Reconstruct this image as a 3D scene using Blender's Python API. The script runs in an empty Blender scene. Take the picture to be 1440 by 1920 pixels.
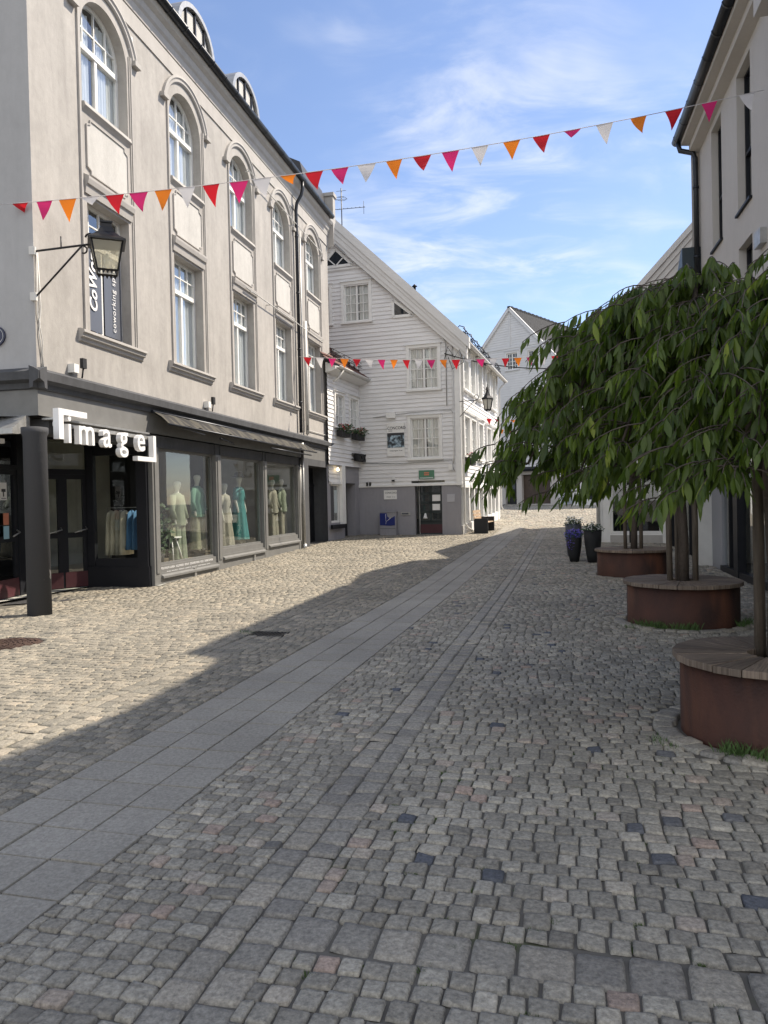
import bpy, bmesh, math, random
import numpy as np
from math import sin, cos, radians, pi, sqrt, atan2, tan
from mathutils import Vector, Matrix
random.seed(7); rng = np.random.default_rng(11)
scn = bpy.context.scene
C = scn.collection

# ------------------------------------------------------------ camera
F = 1386.0; EYE = 1.55
cam_d = bpy.data.cameras.new('camera'); cam = bpy.data.objects.new('camera', cam_d); C.objects.link(cam)
cam_d.sensor_fit = 'VERTICAL'; cam_d.sensor_height = 24.0; cam_d.lens = 24.0 * F / 1920.0
cam_d.clip_start = 0.05; cam_d.clip_end = 3000
pitch = -19 / 1386.0; roll = 0.022
fw = Vector((0, cos(pitch), sin(pitch))); rt = Vector((1, 0, 0)); up = rt.cross(fw)
r2 = cos(roll) * rt - sin(roll) * up; u2 = sin(roll) * rt + cos(roll) * up
M = Matrix.Identity(4)
for i in range(3):
    M[i][0] = r2[i]; M[i][1] = u2[i]; M[i][2] = -fw[i]
M[2][3] = EYE
cam.matrix_world = M
scn.camera = cam

# ------------------------------------------------------------ light
SUN_AZ, SUN_EL = 68.0, 49.5          # azimuth clockwise from +Y
sun_d = bpy.data.lights.new('sun', 'SUN'); sun_d.energy = 4.3; sun_d.angle = radians(0.55); sun_d.color = (1.0, 0.89, 0.74)
sun = bpy.data.objects.new('sun', sun_d); C.objects.link(sun); sun.location = (20, 10, 40)
sdir = Vector((sin(radians(SUN_AZ)) * cos(radians(SUN_EL)), cos(radians(SUN_AZ)) * cos(radians(SUN_EL)), sin(radians(SUN_EL))))
sun.rotation_euler = sdir.to_track_quat('Z', 'Y').to_euler()

def nn(nt, t, **kw):
    n = nt.nodes.new(t)
    for k, v in kw.items():
        if k in ('inp',):
            for a, b in v.items(): n.inputs[a].default_value = b
        else: setattr(n, k, v)
    return n

world = bpy.data.worlds.new('World'); scn.world = world; world.use_nodes = True
nt = world.node_tree; nt.nodes.clear()
sky = nn(nt, 'ShaderNodeTexSky', sky_type='NISHITA', sun_disc=False)
sky.sun_elevation = radians(SUN_EL); sky.sun_rotation = radians(SUN_AZ)
sky.air_density = 1.0; sky.dust_density = 0.4; sky.ozone_density = 1.6
geo = nn(nt, 'ShaderNodeTexCoord')
sep = nn(nt, 'ShaderNodeSeparateXYZ'); nt.links.new(geo.outputs['Generated'], sep.inputs[0])
addz = nn(nt, 'ShaderNodeMath', operation='ADD'); addz.inputs[1].default_value = 0.18; nt.links.new(sep.outputs['Z'], addz.inputs[0])
mz = nn(nt, 'ShaderNodeMath', operation='MAXIMUM'); mz.inputs[1].default_value = 0.05; nt.links.new(addz.outputs[0], mz.inputs[0])
dx = nn(nt, 'ShaderNodeMath', operation='DIVIDE'); nt.links.new(sep.outputs['X'], dx.inputs[0]); nt.links.new(mz.outputs[0], dx.inputs[1])
dy = nn(nt, 'ShaderNodeMath', operation='DIVIDE'); nt.links.new(sep.outputs['Y'], dy.inputs[0]); nt.links.new(mz.outputs[0], dy.inputs[1])
comb = nn(nt, 'ShaderNodeCombineXYZ'); nt.links.new(dx.outputs[0], comb.inputs[0]); nt.links.new(dy.outputs[0], comb.inputs[1])
def cloud(scale, off, rot, sc, lo, hi, detail, dist):
    mp = nn(nt, 'ShaderNodeMapping'); mp.inputs['Location'].default_value = off; mp.inputs['Rotation'].default_value = (0, 0, rot); mp.inputs['Scale'].default_value = sc
    nt.links.new(comb.outputs[0], mp.inputs[0])
    n = nn(nt, 'ShaderNodeTexNoise'); n.inputs['Scale'].default_value = scale; n.inputs['Detail'].default_value = detail; n.inputs['Roughness'].default_value = 0.6; n.inputs['Distortion'].default_value = dist
    nt.links.new(mp.outputs[0], n.inputs['Vector'])
    r = nn(nt, 'ShaderNodeMapRange'); r.interpolation_type = 'SMOOTHSTEP'; r.inputs['From Min'].default_value = lo; r.inputs['From Max'].default_value = hi
    nt.links.new(n.outputs['Fac'], r.inputs['Value']); return r.outputs[0]
c1 = cloud(1.3, (3.1, 1.7, 0), 0.4, (1, 1, 1), 0.40, 0.66, 4, 0.3)
c2 = cloud(3.2, (0.3, 5.2, 0), 0.9, (1, 2.0, 1), 0.38, 0.72, 12, 0.6)
mul = nn(nt, 'ShaderNodeMath', operation='MULTIPLY'); nt.links.new(c1, mul.inputs[0]); nt.links.new(c2, mul.inputs[1])
hz = nn(nt, 'ShaderNodeMapRange'); hz.inputs['From Min'].default_value = 0.55; hz.inputs['From Max'].default_value = 0.0; hz.inputs['To Min'].default_value = 0.55; hz.inputs['To Max'].default_value = 0.75
nt.links.new(sep.outputs['Z'], hz.inputs['Value'])
mul2 = nn(nt, 'ShaderNodeMath', operation='MULTIPLY', use_clamp=True); nt.links.new(mul.outputs[0], mul2.inputs[0]); nt.links.new(hz.outputs[0], mul2.inputs[1])
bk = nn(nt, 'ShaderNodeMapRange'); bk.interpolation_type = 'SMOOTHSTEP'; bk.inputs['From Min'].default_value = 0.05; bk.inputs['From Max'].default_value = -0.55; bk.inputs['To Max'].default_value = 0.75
nt.links.new(sep.outputs['Y'], bk.inputs['Value'])          # unseen cloud bank added behind the camera as white fill light
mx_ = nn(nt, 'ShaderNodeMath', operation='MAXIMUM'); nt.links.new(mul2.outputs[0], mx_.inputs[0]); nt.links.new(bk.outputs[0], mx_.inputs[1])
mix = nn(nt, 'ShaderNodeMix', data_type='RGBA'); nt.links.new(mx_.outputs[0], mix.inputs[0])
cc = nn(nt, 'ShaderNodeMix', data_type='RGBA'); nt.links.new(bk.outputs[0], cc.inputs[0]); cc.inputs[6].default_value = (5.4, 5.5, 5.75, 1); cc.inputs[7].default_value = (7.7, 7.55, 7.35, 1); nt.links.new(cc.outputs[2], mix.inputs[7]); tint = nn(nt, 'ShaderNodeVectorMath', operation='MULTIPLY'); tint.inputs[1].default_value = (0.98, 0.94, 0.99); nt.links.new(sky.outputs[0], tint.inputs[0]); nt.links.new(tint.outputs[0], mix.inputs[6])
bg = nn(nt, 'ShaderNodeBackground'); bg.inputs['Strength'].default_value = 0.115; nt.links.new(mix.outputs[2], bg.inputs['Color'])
wo = nn(nt, 'ShaderNodeOutputWorld'); nt.links.new(bg.outputs[0], wo.inputs[0])

scn.view_settings.view_transform = 'Standard'; scn.view_settings.look = 'None'; scn.view_settings.gamma = 1.0
scn.view_settings.exposure = 0.85
scn.render.engine = 'CYCLES'
cy = scn.cycles
cy.use_denoising = True
cy.max_bounces = 8; cy.diffuse_bounces = 4; cy.glossy_bounces = 4; cy.transparent_max_bounces = 16; cy.transmission_bounces = 4
cy.sample_clamp_indirect = 6.0; cy.caustics_reflective = True; cy.blur_glossy = 0.3

# ------------------------------------------------------------ materials
def new_mat(name):
    m = bpy.data.materials.new(name); m.use_nodes = True; nt = m.node_tree; nt.nodes.clear()
    out = nt.nodes.new('ShaderNodeOutputMaterial'); return m, nt, out
def pbr(name, col, rough=0.7, metal=0.0, var=0.0, vscale=3.0, bump=0.0, bscale=40.0, col2=None, spec=0.5, coord='Object', vstretch=(1, 1, 1), detail=5, trans=0.0, coat=0.0):
    m, nt, out = new_mat(name)
    b = nt.nodes.new('ShaderNodeBsdfPrincipled'); b.inputs['Roughness'].default_value = rough; b.inputs['Metallic'].default_value = metal
    b.inputs['Specular IOR Level'].default_value = spec
    if coat: b.inputs['Coat Weight'].default_value = coat
    nt.links.new(b.outputs[0], out.inputs[0])
    tc = nt.nodes.new('ShaderNodeTexCoord')
    if var > 0 or col2:
        mp = nt.nodes.new('ShaderNodeMapping'); mp.inputs['Scale'].default_value = vstretch; nt.links.new(tc.outputs[coord], mp.inputs[0])
        n = nt.nodes.new('ShaderNodeTexNoise'); n.inputs['Scale'].default_value = vscale; n.inputs['Detail'].default_value = detail; n.inputs['Roughness'].default_value = 0.62
        nt.links.new(mp.outputs[0], n.inputs['Vector'])
        r = nt.nodes.new('ShaderNodeMapRange'); r.inputs['From Min'].default_value = 0.3; r.inputs['From Max'].default_value = 0.7; nt.links.new(n.outputs['Fac'], r.inputs['Value'])
        mx = nt.nodes.new('ShaderNodeMix'); mx.data_type = 'RGBA'
        c2 = col2 if col2 else tuple(c * (1 - var) for c in col)
        c1 = col if col2 else tuple(min(1, c * (1 + var * 0.6)) for c in col)
        mx.inputs[6].default_value = (*c1, 1); mx.inputs[7].default_value = (*c2, 1)
        nt.links.new(r.outputs[0], mx.inputs[0]); nt.links.new(mx.outputs[2], b.inputs['Base Color'])
    else: b.inputs['Base Color'].default_value = (*col, 1)
    if bump > 0:
        n2 = nt.nodes.new('ShaderNodeTexNoise'); n2.inputs['Scale'].default_value = bscale; n2.inputs['Detail'].default_value = 6; nt.links.new(tc.outputs[coord], n2.inputs['Vector'])
        bp = nt.nodes.new('ShaderNodeBump'); bp.inputs['Strength'].default_value = bump; bp.inputs['Distance'].default_value = 0.02
        nt.links.new(n2.outputs['Fac'], bp.inputs['Height']); nt.links.new(bp.outputs[0], b.inputs['Normal'])
    return m
def stucco(name, col, stain=0.12, bump=0.25):
    """render with streaks, blotches and a fine grain"""
    m, nt, out = new_mat(name)
    b = nt.nodes.new('ShaderNodeBsdfPrincipled'); b.inputs['Roughness'].default_value = 0.88; b.inputs['Specular IOR Level'].default_value = 0.25
    nt.links.new(b.outputs[0], out.inputs[0]); tc = nt.nodes.new('ShaderNodeTexCoord')
    def noise(scale, stretch, det=6):
        mp = nt.nodes.new('ShaderNodeMapping'); mp.inputs['Scale'].default_value = stretch; nt.links.new(tc.outputs['Object'], mp.inputs[0])
        n = nt.nodes.new('ShaderNodeTexNoise'); n.inputs['Scale'].default_value = scale; n.inputs['Detail'].default_value = det; n.inputs['Roughness'].default_value = 0.65; n.inputs['Distortion'].default_value = 0.4
        nt.links.new(mp.outputs[0], n.inputs['Vector']); return n
    a = noise(1.1, (1, 1, 0.55)); s = noise(5.0, (1, 1, 0.12)); f = noise(9, (1, 1, 0.8), 10)
    m1 = nt.nodes.new('ShaderNodeMath'); m1.operation = 'MULTIPLY_ADD'; m1.inputs[1].default_value = 0.5
    nt.links.new(a.outputs['Fac'], m1.inputs[0]); 
    m2 = nt.nodes.new('ShaderNodeMath'); m2.operation = 'MULTIPLY'; m2.inputs[1].default_value = 0.42; nt.links.new(s.outputs['Fac'], m2.inputs[0]); nt.links.new(m2.outputs[0], m1.inputs[2])
    m3 = nt.nodes.new('ShaderNodeMath'); m3.operation = 'MULTIPLY_ADD'; m3.inputs[1].default_value = 0.3; nt.links.new(f.outputs['Fac'], m3.inputs[0]); nt.links.new(m1.outputs[0], m3.inputs[2])
    r = nt.nodes.new('ShaderNodeMapRange'); r.inputs['From Min'].default_value = 0.47; r.inputs['From Max'].default_value = 0.76; nt.links.new(m3.outputs[0], r.inputs['Value'])
    mx = nt.nodes.new('ShaderNodeMix'); mx.data_type = 'RGBA'
    mx.inputs[6].default_value = (*[c * (1 - stain * 1.7) for c in col], 1); mx.inputs[7].default_value = (*[min(1, c * (1 + stain)) for c in col], 1)
    nt.links.new(r.outputs[0], mx.inputs[0]); nt.links.new(mx.outputs[2], b.inputs['Base Color'])
    g = noise(60, (1, 1, 1), 8)
    bp = nt.nodes.new('ShaderNodeBump'); bp.inputs['Strength'].default_value = bump; bp.inputs['Distance'].default_value = 0.012
    ad = nt.nodes.new('ShaderNodeMath'); ad.operation = 'MULTIPLY_ADD'; ad.inputs[1].default_value = 1.5; nt.links.new(f.outputs['Fac'], ad.inputs[0]); nt.links.new(g.outputs['Fac'], ad.inputs[2])
    nt.links.new(ad.outputs[0], bp.inputs['Height']); nt.links.new(bp.outputs[0], b.inputs['Normal'])
    return m
def glass(name, tint=(0.9, 0.95, 0.95), ior=1.55, base=0.0, rough=0.015, wob=0.0):
    m, nt, out = new_mat(name)
    tr = nt.nodes.new('ShaderNodeBsdfTransparent'); tr.inputs[0].default_value = (*tint, 1)
    gl = nt.nodes.new('ShaderNodeBsdfGlossy'); gl.inputs['Roughness'].default_value = rough; gl.inputs[0].default_value = (0.95, 0.98, 1, 1)
    fr = nt.nodes.new('ShaderNodeFresnel'); gm = nt.nodes.new('ShaderNodeNewGeometry'); im = nt.nodes.new('ShaderNodeMapRange'); im.inputs['To Min'].default_value = ior; im.inputs['To Max'].default_value = 1 / ior
    nt.links.new(gm.outputs['Backfacing'], im.inputs['Value']); nt.links.new(im.outputs[0], fr.inputs['IOR'])      # same reflection from either side of the pane
    ad = nt.nodes.new('ShaderNodeMath'); ad.operation = 'ADD'; ad.use_clamp = True; ad.inputs[1].default_value = base
    nt.links.new(fr.outputs[0], ad.inputs[0])
    mx = nt.nodes.new('ShaderNodeMixShader'); nt.links.new(ad.outputs[0], mx.inputs[0]); nt.links.new(tr.outputs[0], mx.inputs[1]); nt.links.new(gl.outputs[0], mx.inputs[2])
    nt.links.new(mx.outputs[0], out.inputs[0])
    if wob:
        tc = nt.nodes.new('ShaderNodeTexCoord'); n = nt.nodes.new('ShaderNodeTexNoise'); n.inputs['Scale'].default_value = 1.3; n.inputs['Detail'].default_value = 1
        nt.links.new(tc.outputs['Object'], n.inputs['Vector']); bp = nt.nodes.new('ShaderNodeBump'); bp.inputs['Strength'].default_value = wob; bp.inputs['Distance'].default_value = 0.02
        nt.links.new(n.outputs['Fac'], bp.inputs['Height']); nt.links.new(bp.outputs[0], gl.inputs['Normal'])
    return m
MT = {}
MT['stucco'] = stucco('cream render', (0.40, 0.382, 0.36), 0.12)
MT['stucco_end'] = stucco('grey white render', (0.40, 0.40, 0.405), 0.06, 0.15)
MT['panel'] = stucco('pale panel render', (0.53, 0.52, 0.495), 0.09, 0.35)
MT['trim'] = stucco('cream trim', (0.425, 0.408, 0.388), 0.07, 0.12)
MT['dark'] = stucco('anthracite render', (0.085, 0.088, 0.095), 0.15, 0.2)
MT['dark2'] = pbr('anthracite joinery', (0.014, 0.015, 0.019), 0.5, spec=0.2, var=0.12, bump=0.06, bscale=30)
MT['shopgrey'] = pbr('grey painted joinery', (0.16, 0.16, 0.155), 0.55, var=0.12, vscale=5, bump=0.06)
MT['slate'] = pbr('black slate', (0.03, 0.032, 0.038), 0.5, var=0.3, vscale=8)
MT['gutter'] = pbr('dark zinc gutter', (0.035, 0.038, 0.045), 0.38, metal=0.6, var=0.2, vscale=6)
MT['white'] = pbr('white joinery paint', (0.78, 0.775, 0.75), 0.5, var=0.06, vscale=6, bump=0.04)
MT['clap'] = pbr('white clapboard paint', (0.755, 0.75, 0.745), 0.6, var=0.10, vscale=1.3, bump=0.12, bscale=22, vstretch=(1, 1, 7))
MT['clapblue'] = pbr('cool white clapboard paint', (0.60, 0.605, 0.615), 0.6, var=0.05, vscale=2.2, bump=0.1, bscale=22)
MT['plinth'] = stucco('grey lilac render', (0.30, 0.295, 0.315), 0.06, 0.2)
MT['modern'] = stucco('greige render', (0.50, 0.475, 0.445), 0.035, 0.35)
MT['yellow'] = stucco('pale yellow render', (0.60, 0.55, 0.42), 0.05, 0.2)
MT['black'] = pbr('black iron', (0.012, 0.012, 0.014), 0.4, metal=0.3, var=0.2, vscale=15)
MT['blackmat'] = pbr('matt black', (0.012, 0.013, 0.015), 0.75)
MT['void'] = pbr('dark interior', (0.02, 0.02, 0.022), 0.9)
MT['inner'] = pbr('shop interior wall', (0.42, 0.42, 0.38), 0.8, var=0.3, vscale=1.2)
MT['floorin'] = pbr('shop floor boards', (0.36, 0.30, 0.22), 0.5, var=0.3, vscale=3, vstretch=(1, 6, 1))
MT['glass'] = glass('window glass', (0.95, 0.97, 0.97), 1.5, 0.16, 0.02, 0.06)
MT['shopglass'] = glass('shop window glass', (0.93, 0.96, 0.94), 1.5, 0.07, 0.006, 0.03)
MT['glassdark'] = pbr('dark pane', (0.02, 0.025, 0.03), 0.03, spec=0.9)
MT['curtain'] = pbr('sheer curtain', (0.62, 0.65, 0.67), 0.9, var=0.15, vscale=6, vstretch=(3, 3, .3))
MT['curtain2'] = pbr('ivory curtain', (0.60, 0.60, 0.57), 0.9, var=0.25, vscale=5, vstretch=(3, 3, .3))
MT['steel'] = pbr('galvanised steel', (0.42, 0.42, 0.41), 0.45, metal=0.7, var=0.2, vscale=12)
MT['pipewhite'] = pbr('white pipe paint', (0.62, 0.61, 0.58), 0.5, var=0.1)
MT['corten'] = pbr('weathered steel', (0.075, 0.026, 0.014), 0.75, col2=(0.020, 0.009, 0.007), vscale=2.6, bump=0.3, bscale=55, vstretch=(1, 1, .55), detail=9)
nt = MT['corten'].node_tree      # rust runs and splash marks
b_ = [n for n in nt.nodes if n.type == 'BSDF_PRINCIPLED'][0]; src = b_.inputs['Base Color'].links[0].from_socket
tc = nt.nodes.new('ShaderNodeTexCoord'); mp = nt.nodes.new('ShaderNodeMapping'); mp.inputs['Scale'].default_value = (3, 3, .7); nt.links.new(tc.outputs['Object'], mp.inputs[0])
n_ = nt.nodes.new('ShaderNodeTexNoise'); n_.inputs['Scale'].default_value = 1.4; n_.inputs['Detail'].default_value = 6; nt.links.new(mp.outputs[0], n_.inputs[0])
r_ = nt.nodes.new('ShaderNodeMapRange'); r_.inputs['From Min'].default_value = .52; r_.inputs['From Max'].default_value = .72; nt.links.new(n_.outputs[0], r_.inputs['Value'])
mx = nt.nodes.new('ShaderNodeMix'); mx.data_type = 'RGBA'; nt.links.new(r_.outputs[0], mx.inputs[0]); nt.links.new(src, mx.inputs[6]); mx.inputs[7].default_value = (.105, .038, .018, 1); nt.links.new(mx.outputs[2], b_.inputs['Base Color'])
MT['bluesteel'] = pbr('bluish steel paint', (0.055, 0.062, 0.085), 0.5, var=0.15)
MT['maroon'] = pbr('maroon kick board', (0.065, 0.016, 0.022), 0.55, var=0.2)
MT['red'] = pbr('red cloth', (0.62, 0.018, 0.03), 0.8); MT['pink'] = pbr('pink cloth', (0.66, 0.03, 0.17), 0.8)
MT['orange'] = pbr('orange cloth', (0.80, 0.22, 0.02), 0.8); MT['whitecloth'] = pbr('white cloth', (0.72, 0.70, 0.70), 0.8)
for k in ('red', 'pink', 'orange', 'whitecloth'):      # thin cloth lets some light through
    nt = MT[k].node_tree; b = [n for n in nt.nodes if n.type == 'BSDF_PRINCIPLED'][0]; o = [n for n in nt.nodes if n.type == 'OUTPUT_MATERIAL'][0]
    t = nt.nodes.new('ShaderNodeBsdfTranslucent'); t.inputs[0].default_value = b.inputs['Base Color'].default_value
    mx = nt.nodes.new('ShaderNodeMixShader'); mx.inputs[0].default_value = 0.45; nt.links.new(b.outputs[0], mx.inputs[1]); nt.links.new(t.outputs[0], mx.inputs[2]); nt.links.new(mx.outputs[0], o.inputs[0])
MT['tile'] = pbr('red brown pantile', (0.12, 0.045, 0.032), 0.7, var=0.35, vscale=5, bump=0.2)
MT['greytile'] = pbr('grey pantile', (0.05, 0.053, 0.058), 0.75, spec=0.12, var=0.3, vscale=5, bump=0.1)
MT['roofboard'] = pbr('white roof board', (0.66, 0.65, 0.63), 0.6, var=0.05)
MT['text_white'] = pbr('white lettering', (0.8, 0.8, 0.8), 0.6)
MT['text_dark'] = pbr('dark lettering', (0.03, 0.03, 0.035), 0.6)
MT['blue'] = pbr('enamel blue', (0.010, 0.022, 0.16), 0.35)
MT['plaque'] = pbr('dark blue enamel', (0.012, 0.016, 0.05), 0.3)
MT['green'] = pbr('green sign enamel', (0.08, 0.21, 0.13), 0.5)
MT['salmon'] = pbr('salmon lettering', (0.55, 0.20, 0.12), 0.6)
MT['oak'] = pbr('light oiled slat', (0.45, 0.33, 0.22), 0.6, var=0.2, vscale=6, vstretch=(1, 8, 8))
MT['soil'] = pbr('planter soil', (0.03, 0.022, 0.016), 0.95, bump=0.6, bscale=60)
MT['skin_m'] = pbr('mannequin shell', (0.55, 0.55, 0.48), 0.4)
MT['rust'] = pbr('rusty iron', (0.075, 0.045, 0.034), 0.7, var=0.3, vscale=9, bump=0.2)
MT['lampglass'] = glass('lantern glass', (0.92, 0.90, 0.80), 1.45, 0.08, 0.12)
nt = MT['lampglass'].node_tree; o_ = [n for n in nt.nodes if n.type == 'OUTPUT_MATERIAL'][0]; src = o_.inputs[0].links[0].from_socket; tl_ = nt.nodes.new('ShaderNodeBsdfTranslucent'); tl_.inputs[0].default_value = (.95, .92, .78, 1); mx = nt.nodes.new('ShaderNodeMixShader'); mx.inputs[0].default_value = .4; nt.links.new(src, mx.inputs[1]); nt.links.new(tl_.outputs[0], mx.inputs[2]); nt.links.new(mx.outputs[0], o_.inputs[0])

# ------------------------------------------------------------ mesh helpers
class FR:
    """wall frame: s along azimuth, o outward (to the right of the direction), z up"""
    def __init__(s, x, y, az):
        a = radians(az); s.p = Vector((x, y, 0)); s.d = Vector((sin(a), cos(a), 0)); s.n = Vector((cos(a), -sin(a), 0)); s.az = az
    def w(s, a, o, z): return s.p + s.d * a + s.n * o + Vector((0, 0, z))
W0 = FR(0, 0, 90)      # s = +X, o = -Y
class MB:
    def __init__(s): s.v = []; s.f = []; s.sm = []
    def add(s, vs, fs, smooth=False):
        k = len(s.v); s.v += [tuple(v) for v in vs]
        for f in fs: s.f.append(tuple(k + i for i in f)); s.sm.append(smooth)
        return s
    def quad(s, a, b, c, d): return s.add([a, b, c, d], [(0, 1, 2, 3)])
    def box(s, fr, s0, s1, o0, o1, z0, z1):
        P = [fr.w(a, o, z) for z in (z0, z1) for (a, o) in ((s0, o0), (s1, o0), (s1, o1), (s0, o1))]
        return s.add(P, [(0, 1, 2, 3), (7, 6, 5, 4), (0, 4, 5, 1), (1, 5, 6, 2), (2, 6, 7, 3), (3, 7, 4, 0)])
    def rect(s, fr, s0, s1, z0, z1, o=0): return s.quad(fr.w(s0, o, z0), fr.w(s1, o, z0), fr.w(s1, o, z1), fr.w(s0, o, z1))
    def prism(s, fr, pts, o0, o1):
        """polygon in (s,z) extruded from o0 to o1"""
        n = len(pts); A = [fr.w(a, o0, z) for a, z in pts]; B = [fr.w(a, o1, z) for a, z in pts]
        fs = [tuple(range(n)), tuple(range(2 * n - 1, n - 1, -1))] + [(i, i + n, (i + 1) % n + n, (i + 1) % n) for i in range(n)]
        return s.add(A + B, fs)
    def profile(s, fr, s0, s1, pts):
        """profile in (o,z) swept along s"""
        n = len(pts); A = [fr.w(s0, o, z) for o, z in pts]; B = [fr.w(s1, o, z) for o, z in pts]
        return s.add(A + B, [tuple(range(n)), tuple(range(2 * n - 1, n - 1, -1))] + [(i, i + n, (i + 1) % n + n, (i + 1) % n) for i in range(n)])
    def tube(s, pts, r, n=8, cap=True, smooth=True):
        pts = [Vector(p) for p in pts]; rr = r if isinstance(r, (list, tuple)) else [r] * len(pts)
        t0 = (pts[1] - pts[0]).normalized(); ref = Vector((0, 0, 1)) if abs(t0.z) < 0.9 else Vector((1, 0, 0)); u = t0.cross(ref).normalized()
        rings = []
        for i, p in enumerate(pts):
            t = (pts[min(i + 1, len(pts) - 1)] - pts[max(i - 1, 0)]).normalized()
            u = (u - t * u.dot(t)); u = u.normalized() if u.length > 1e-6 else t.orthogonal().normalized()
            w = t.cross(u); rings.append([p + (u * cos(2 * pi * k / n) + w * sin(2 * pi * k / n)) * rr[i] for k in range(n)])
        k0 = len(s.v)
        for R_ in rings: s.v += [tuple(q) for q in R_]
        for i in range(len(rings) - 1):
            for k in range(n):
                s.f.append((k0 + i * n + k, k0 + i * n + (k + 1) % n, k0 + (i + 1) * n + (k + 1) % n, k0 + (i + 1) * n + k)); s.sm.append(smooth)
        if cap:
            s.f.append(tuple(k0 + k for k in range(n))[::-1]); s.sm.append(False)
            s.f.append(tuple(k0 + (len(rings) - 1) * n + k for k in range(n))); s.sm.append(False)
        return s
    def lathe(s, c, prof, n=24, smooth=True, cap=True, sq=None, rot=0):
        """prof (r,z) about the vertical through c; sq = number of sides"""
        n = sq or n; k0 = len(s.v); cx, cy_, cz = c
        for r, z in prof:
            for k in range(n):
                a = rot + 2 * pi * k / n; s.v.append((cx + r * cos(a), cy_ + r * sin(a), cz + z))
        for i in range(len(prof) - 1):
            for k in range(n): s.f.append((k0 + i * n + k, k0 + i * n + (k + 1) % n, k0 + (i + 1) * n + (k + 1) % n, k0 + (i + 1) * n + k)); s.sm.append(smooth and not sq)
        if cap:
            if prof[0][0] > 1e-4: s.f.append(tuple(k0 + k for k in range(n))[::-1]); s.sm.append(False)
            if prof[-1][0] > 1e-4: s.f.append(tuple(k0 + (len(prof) - 1) * n + k for k in range(n))); s.sm.append(False)
        return s
    def loft(s, rings, smooth=True, cap=True):
        n = len(rings[0]); k0 = len(s.v)
        for R_ in rings: s.v += [tuple(q) for q in R_]
        for i in range(len(rings) - 1):
            for k in range(n): s.f.append((k0 + i * n + k, k0 + i * n + (k + 1) % n, k0 + (i + 1) * n + (k + 1) % n, k0 + (i + 1) * n + k)); s.sm.append(smooth)
        if cap:
            s.f.append(tuple(k0 + k for k in range(n))[::-1]); s.sm.append(False)
            s.f.append(tuple(k0 + (len(rings) - 1) * n + k for k in range(n))); s.sm.append(False)
        return s

def base_of(parent):
    if parent is None: return Vector((0, 0, 0))
    return Vector(parent['_b']) if '_b' in parent else Vector((0, 0, 0))
BASES = {}
def setp(o, label=None, cat=None, group=None, kind=None):
    if label: o['label'] = label
    if cat: o['category'] = cat
    if group: o['group'] = group
    if kind: o['kind'] = kind
    return o
def thing(name, label, cat, loc=(0, 0, 0), group=None):
    o = bpy.data.objects.new(name, None); o.empty_display_size = 0.2; C.objects.link(o); o.location = loc
    BASES[o.name] = Vector(loc); return setp(o, label, cat, group)
def mesh_of(name, mb, mat, base):
    me = bpy.data.meshes.new(name); b = base
    me.from_pydata([(v[0] - b.x, v[1] - b.y, v[2] - b.z) for v in mb.v], [], mb.f)
    me.polygons.foreach_set('use_smooth', mb.sm); me.materials.append(mat); me.validate(); me.update(); return me
def part(name, mb, mat, parent, label=None):
    base = BASES[parent.name]
    o = bpy.data.objects.new(name, mesh_of(name, mb, mat, base)); C.objects.link(o); o.parent = parent
    if parent.type == 'MESH': pass
    BASES[o.name] = base
    if label: o['label'] = label
    return o
def solo(name, mb, mat, label=None, cat=None, group=None, kind=None, base=(0, 0, 0)):
    o = bpy.data.objects.new(name, mesh_of(name, mb, mat, Vector(base))); C.objects.link(o); o.location = base
    BASES[o.name] = Vector(base); return setp(o, label, cat, group, kind)
def bevel(o, w=0.006, seg=2):
    m = o.modifiers.new('bevel', 'BEVEL'); m.width = w; m.segments = seg; m.limit_method = 'ANGLE'; m.angle_limit = radians(40); return o
def text_mb(txt, fr, s, o, z, size, depth=0.004, shear=0.0, align='LEFT', spacing=1.0, vertical=False, bold=0.0, vx=1.0):
    cu = bpy.data.curves.new('t', 'FONT'); cu.body = txt; cu.size = size; cu.extrude = depth / 2; cu.shear = shear; cu.align_x = align; cu.space_character = spacing
    cu.offset = bold; cu.resolution_u = 3
    ob = bpy.data.objects.new('t', cu); C.objects.link(ob); bpy.context.view_layer.update()
    me = bpy.data.meshes.new_from_object(ob.evaluated_get(bpy.context.evaluated_depsgraph_get()))
    mb = MB(); vs = []
    for v in me.vertices:
        x, y, zz = v.co
        x *= vx
        if vertical: x, y = -y, x
        vs.append(fr.w(s + x, o + zz + depth / 2, z + y))
    mb.add(vs, [tuple(p.vertices) for p in me.polygons])
    bpy.data.objects.remove(ob); bpy.data.curves.remove(cu); bpy.data.meshes.remove(me); return mb

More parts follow.
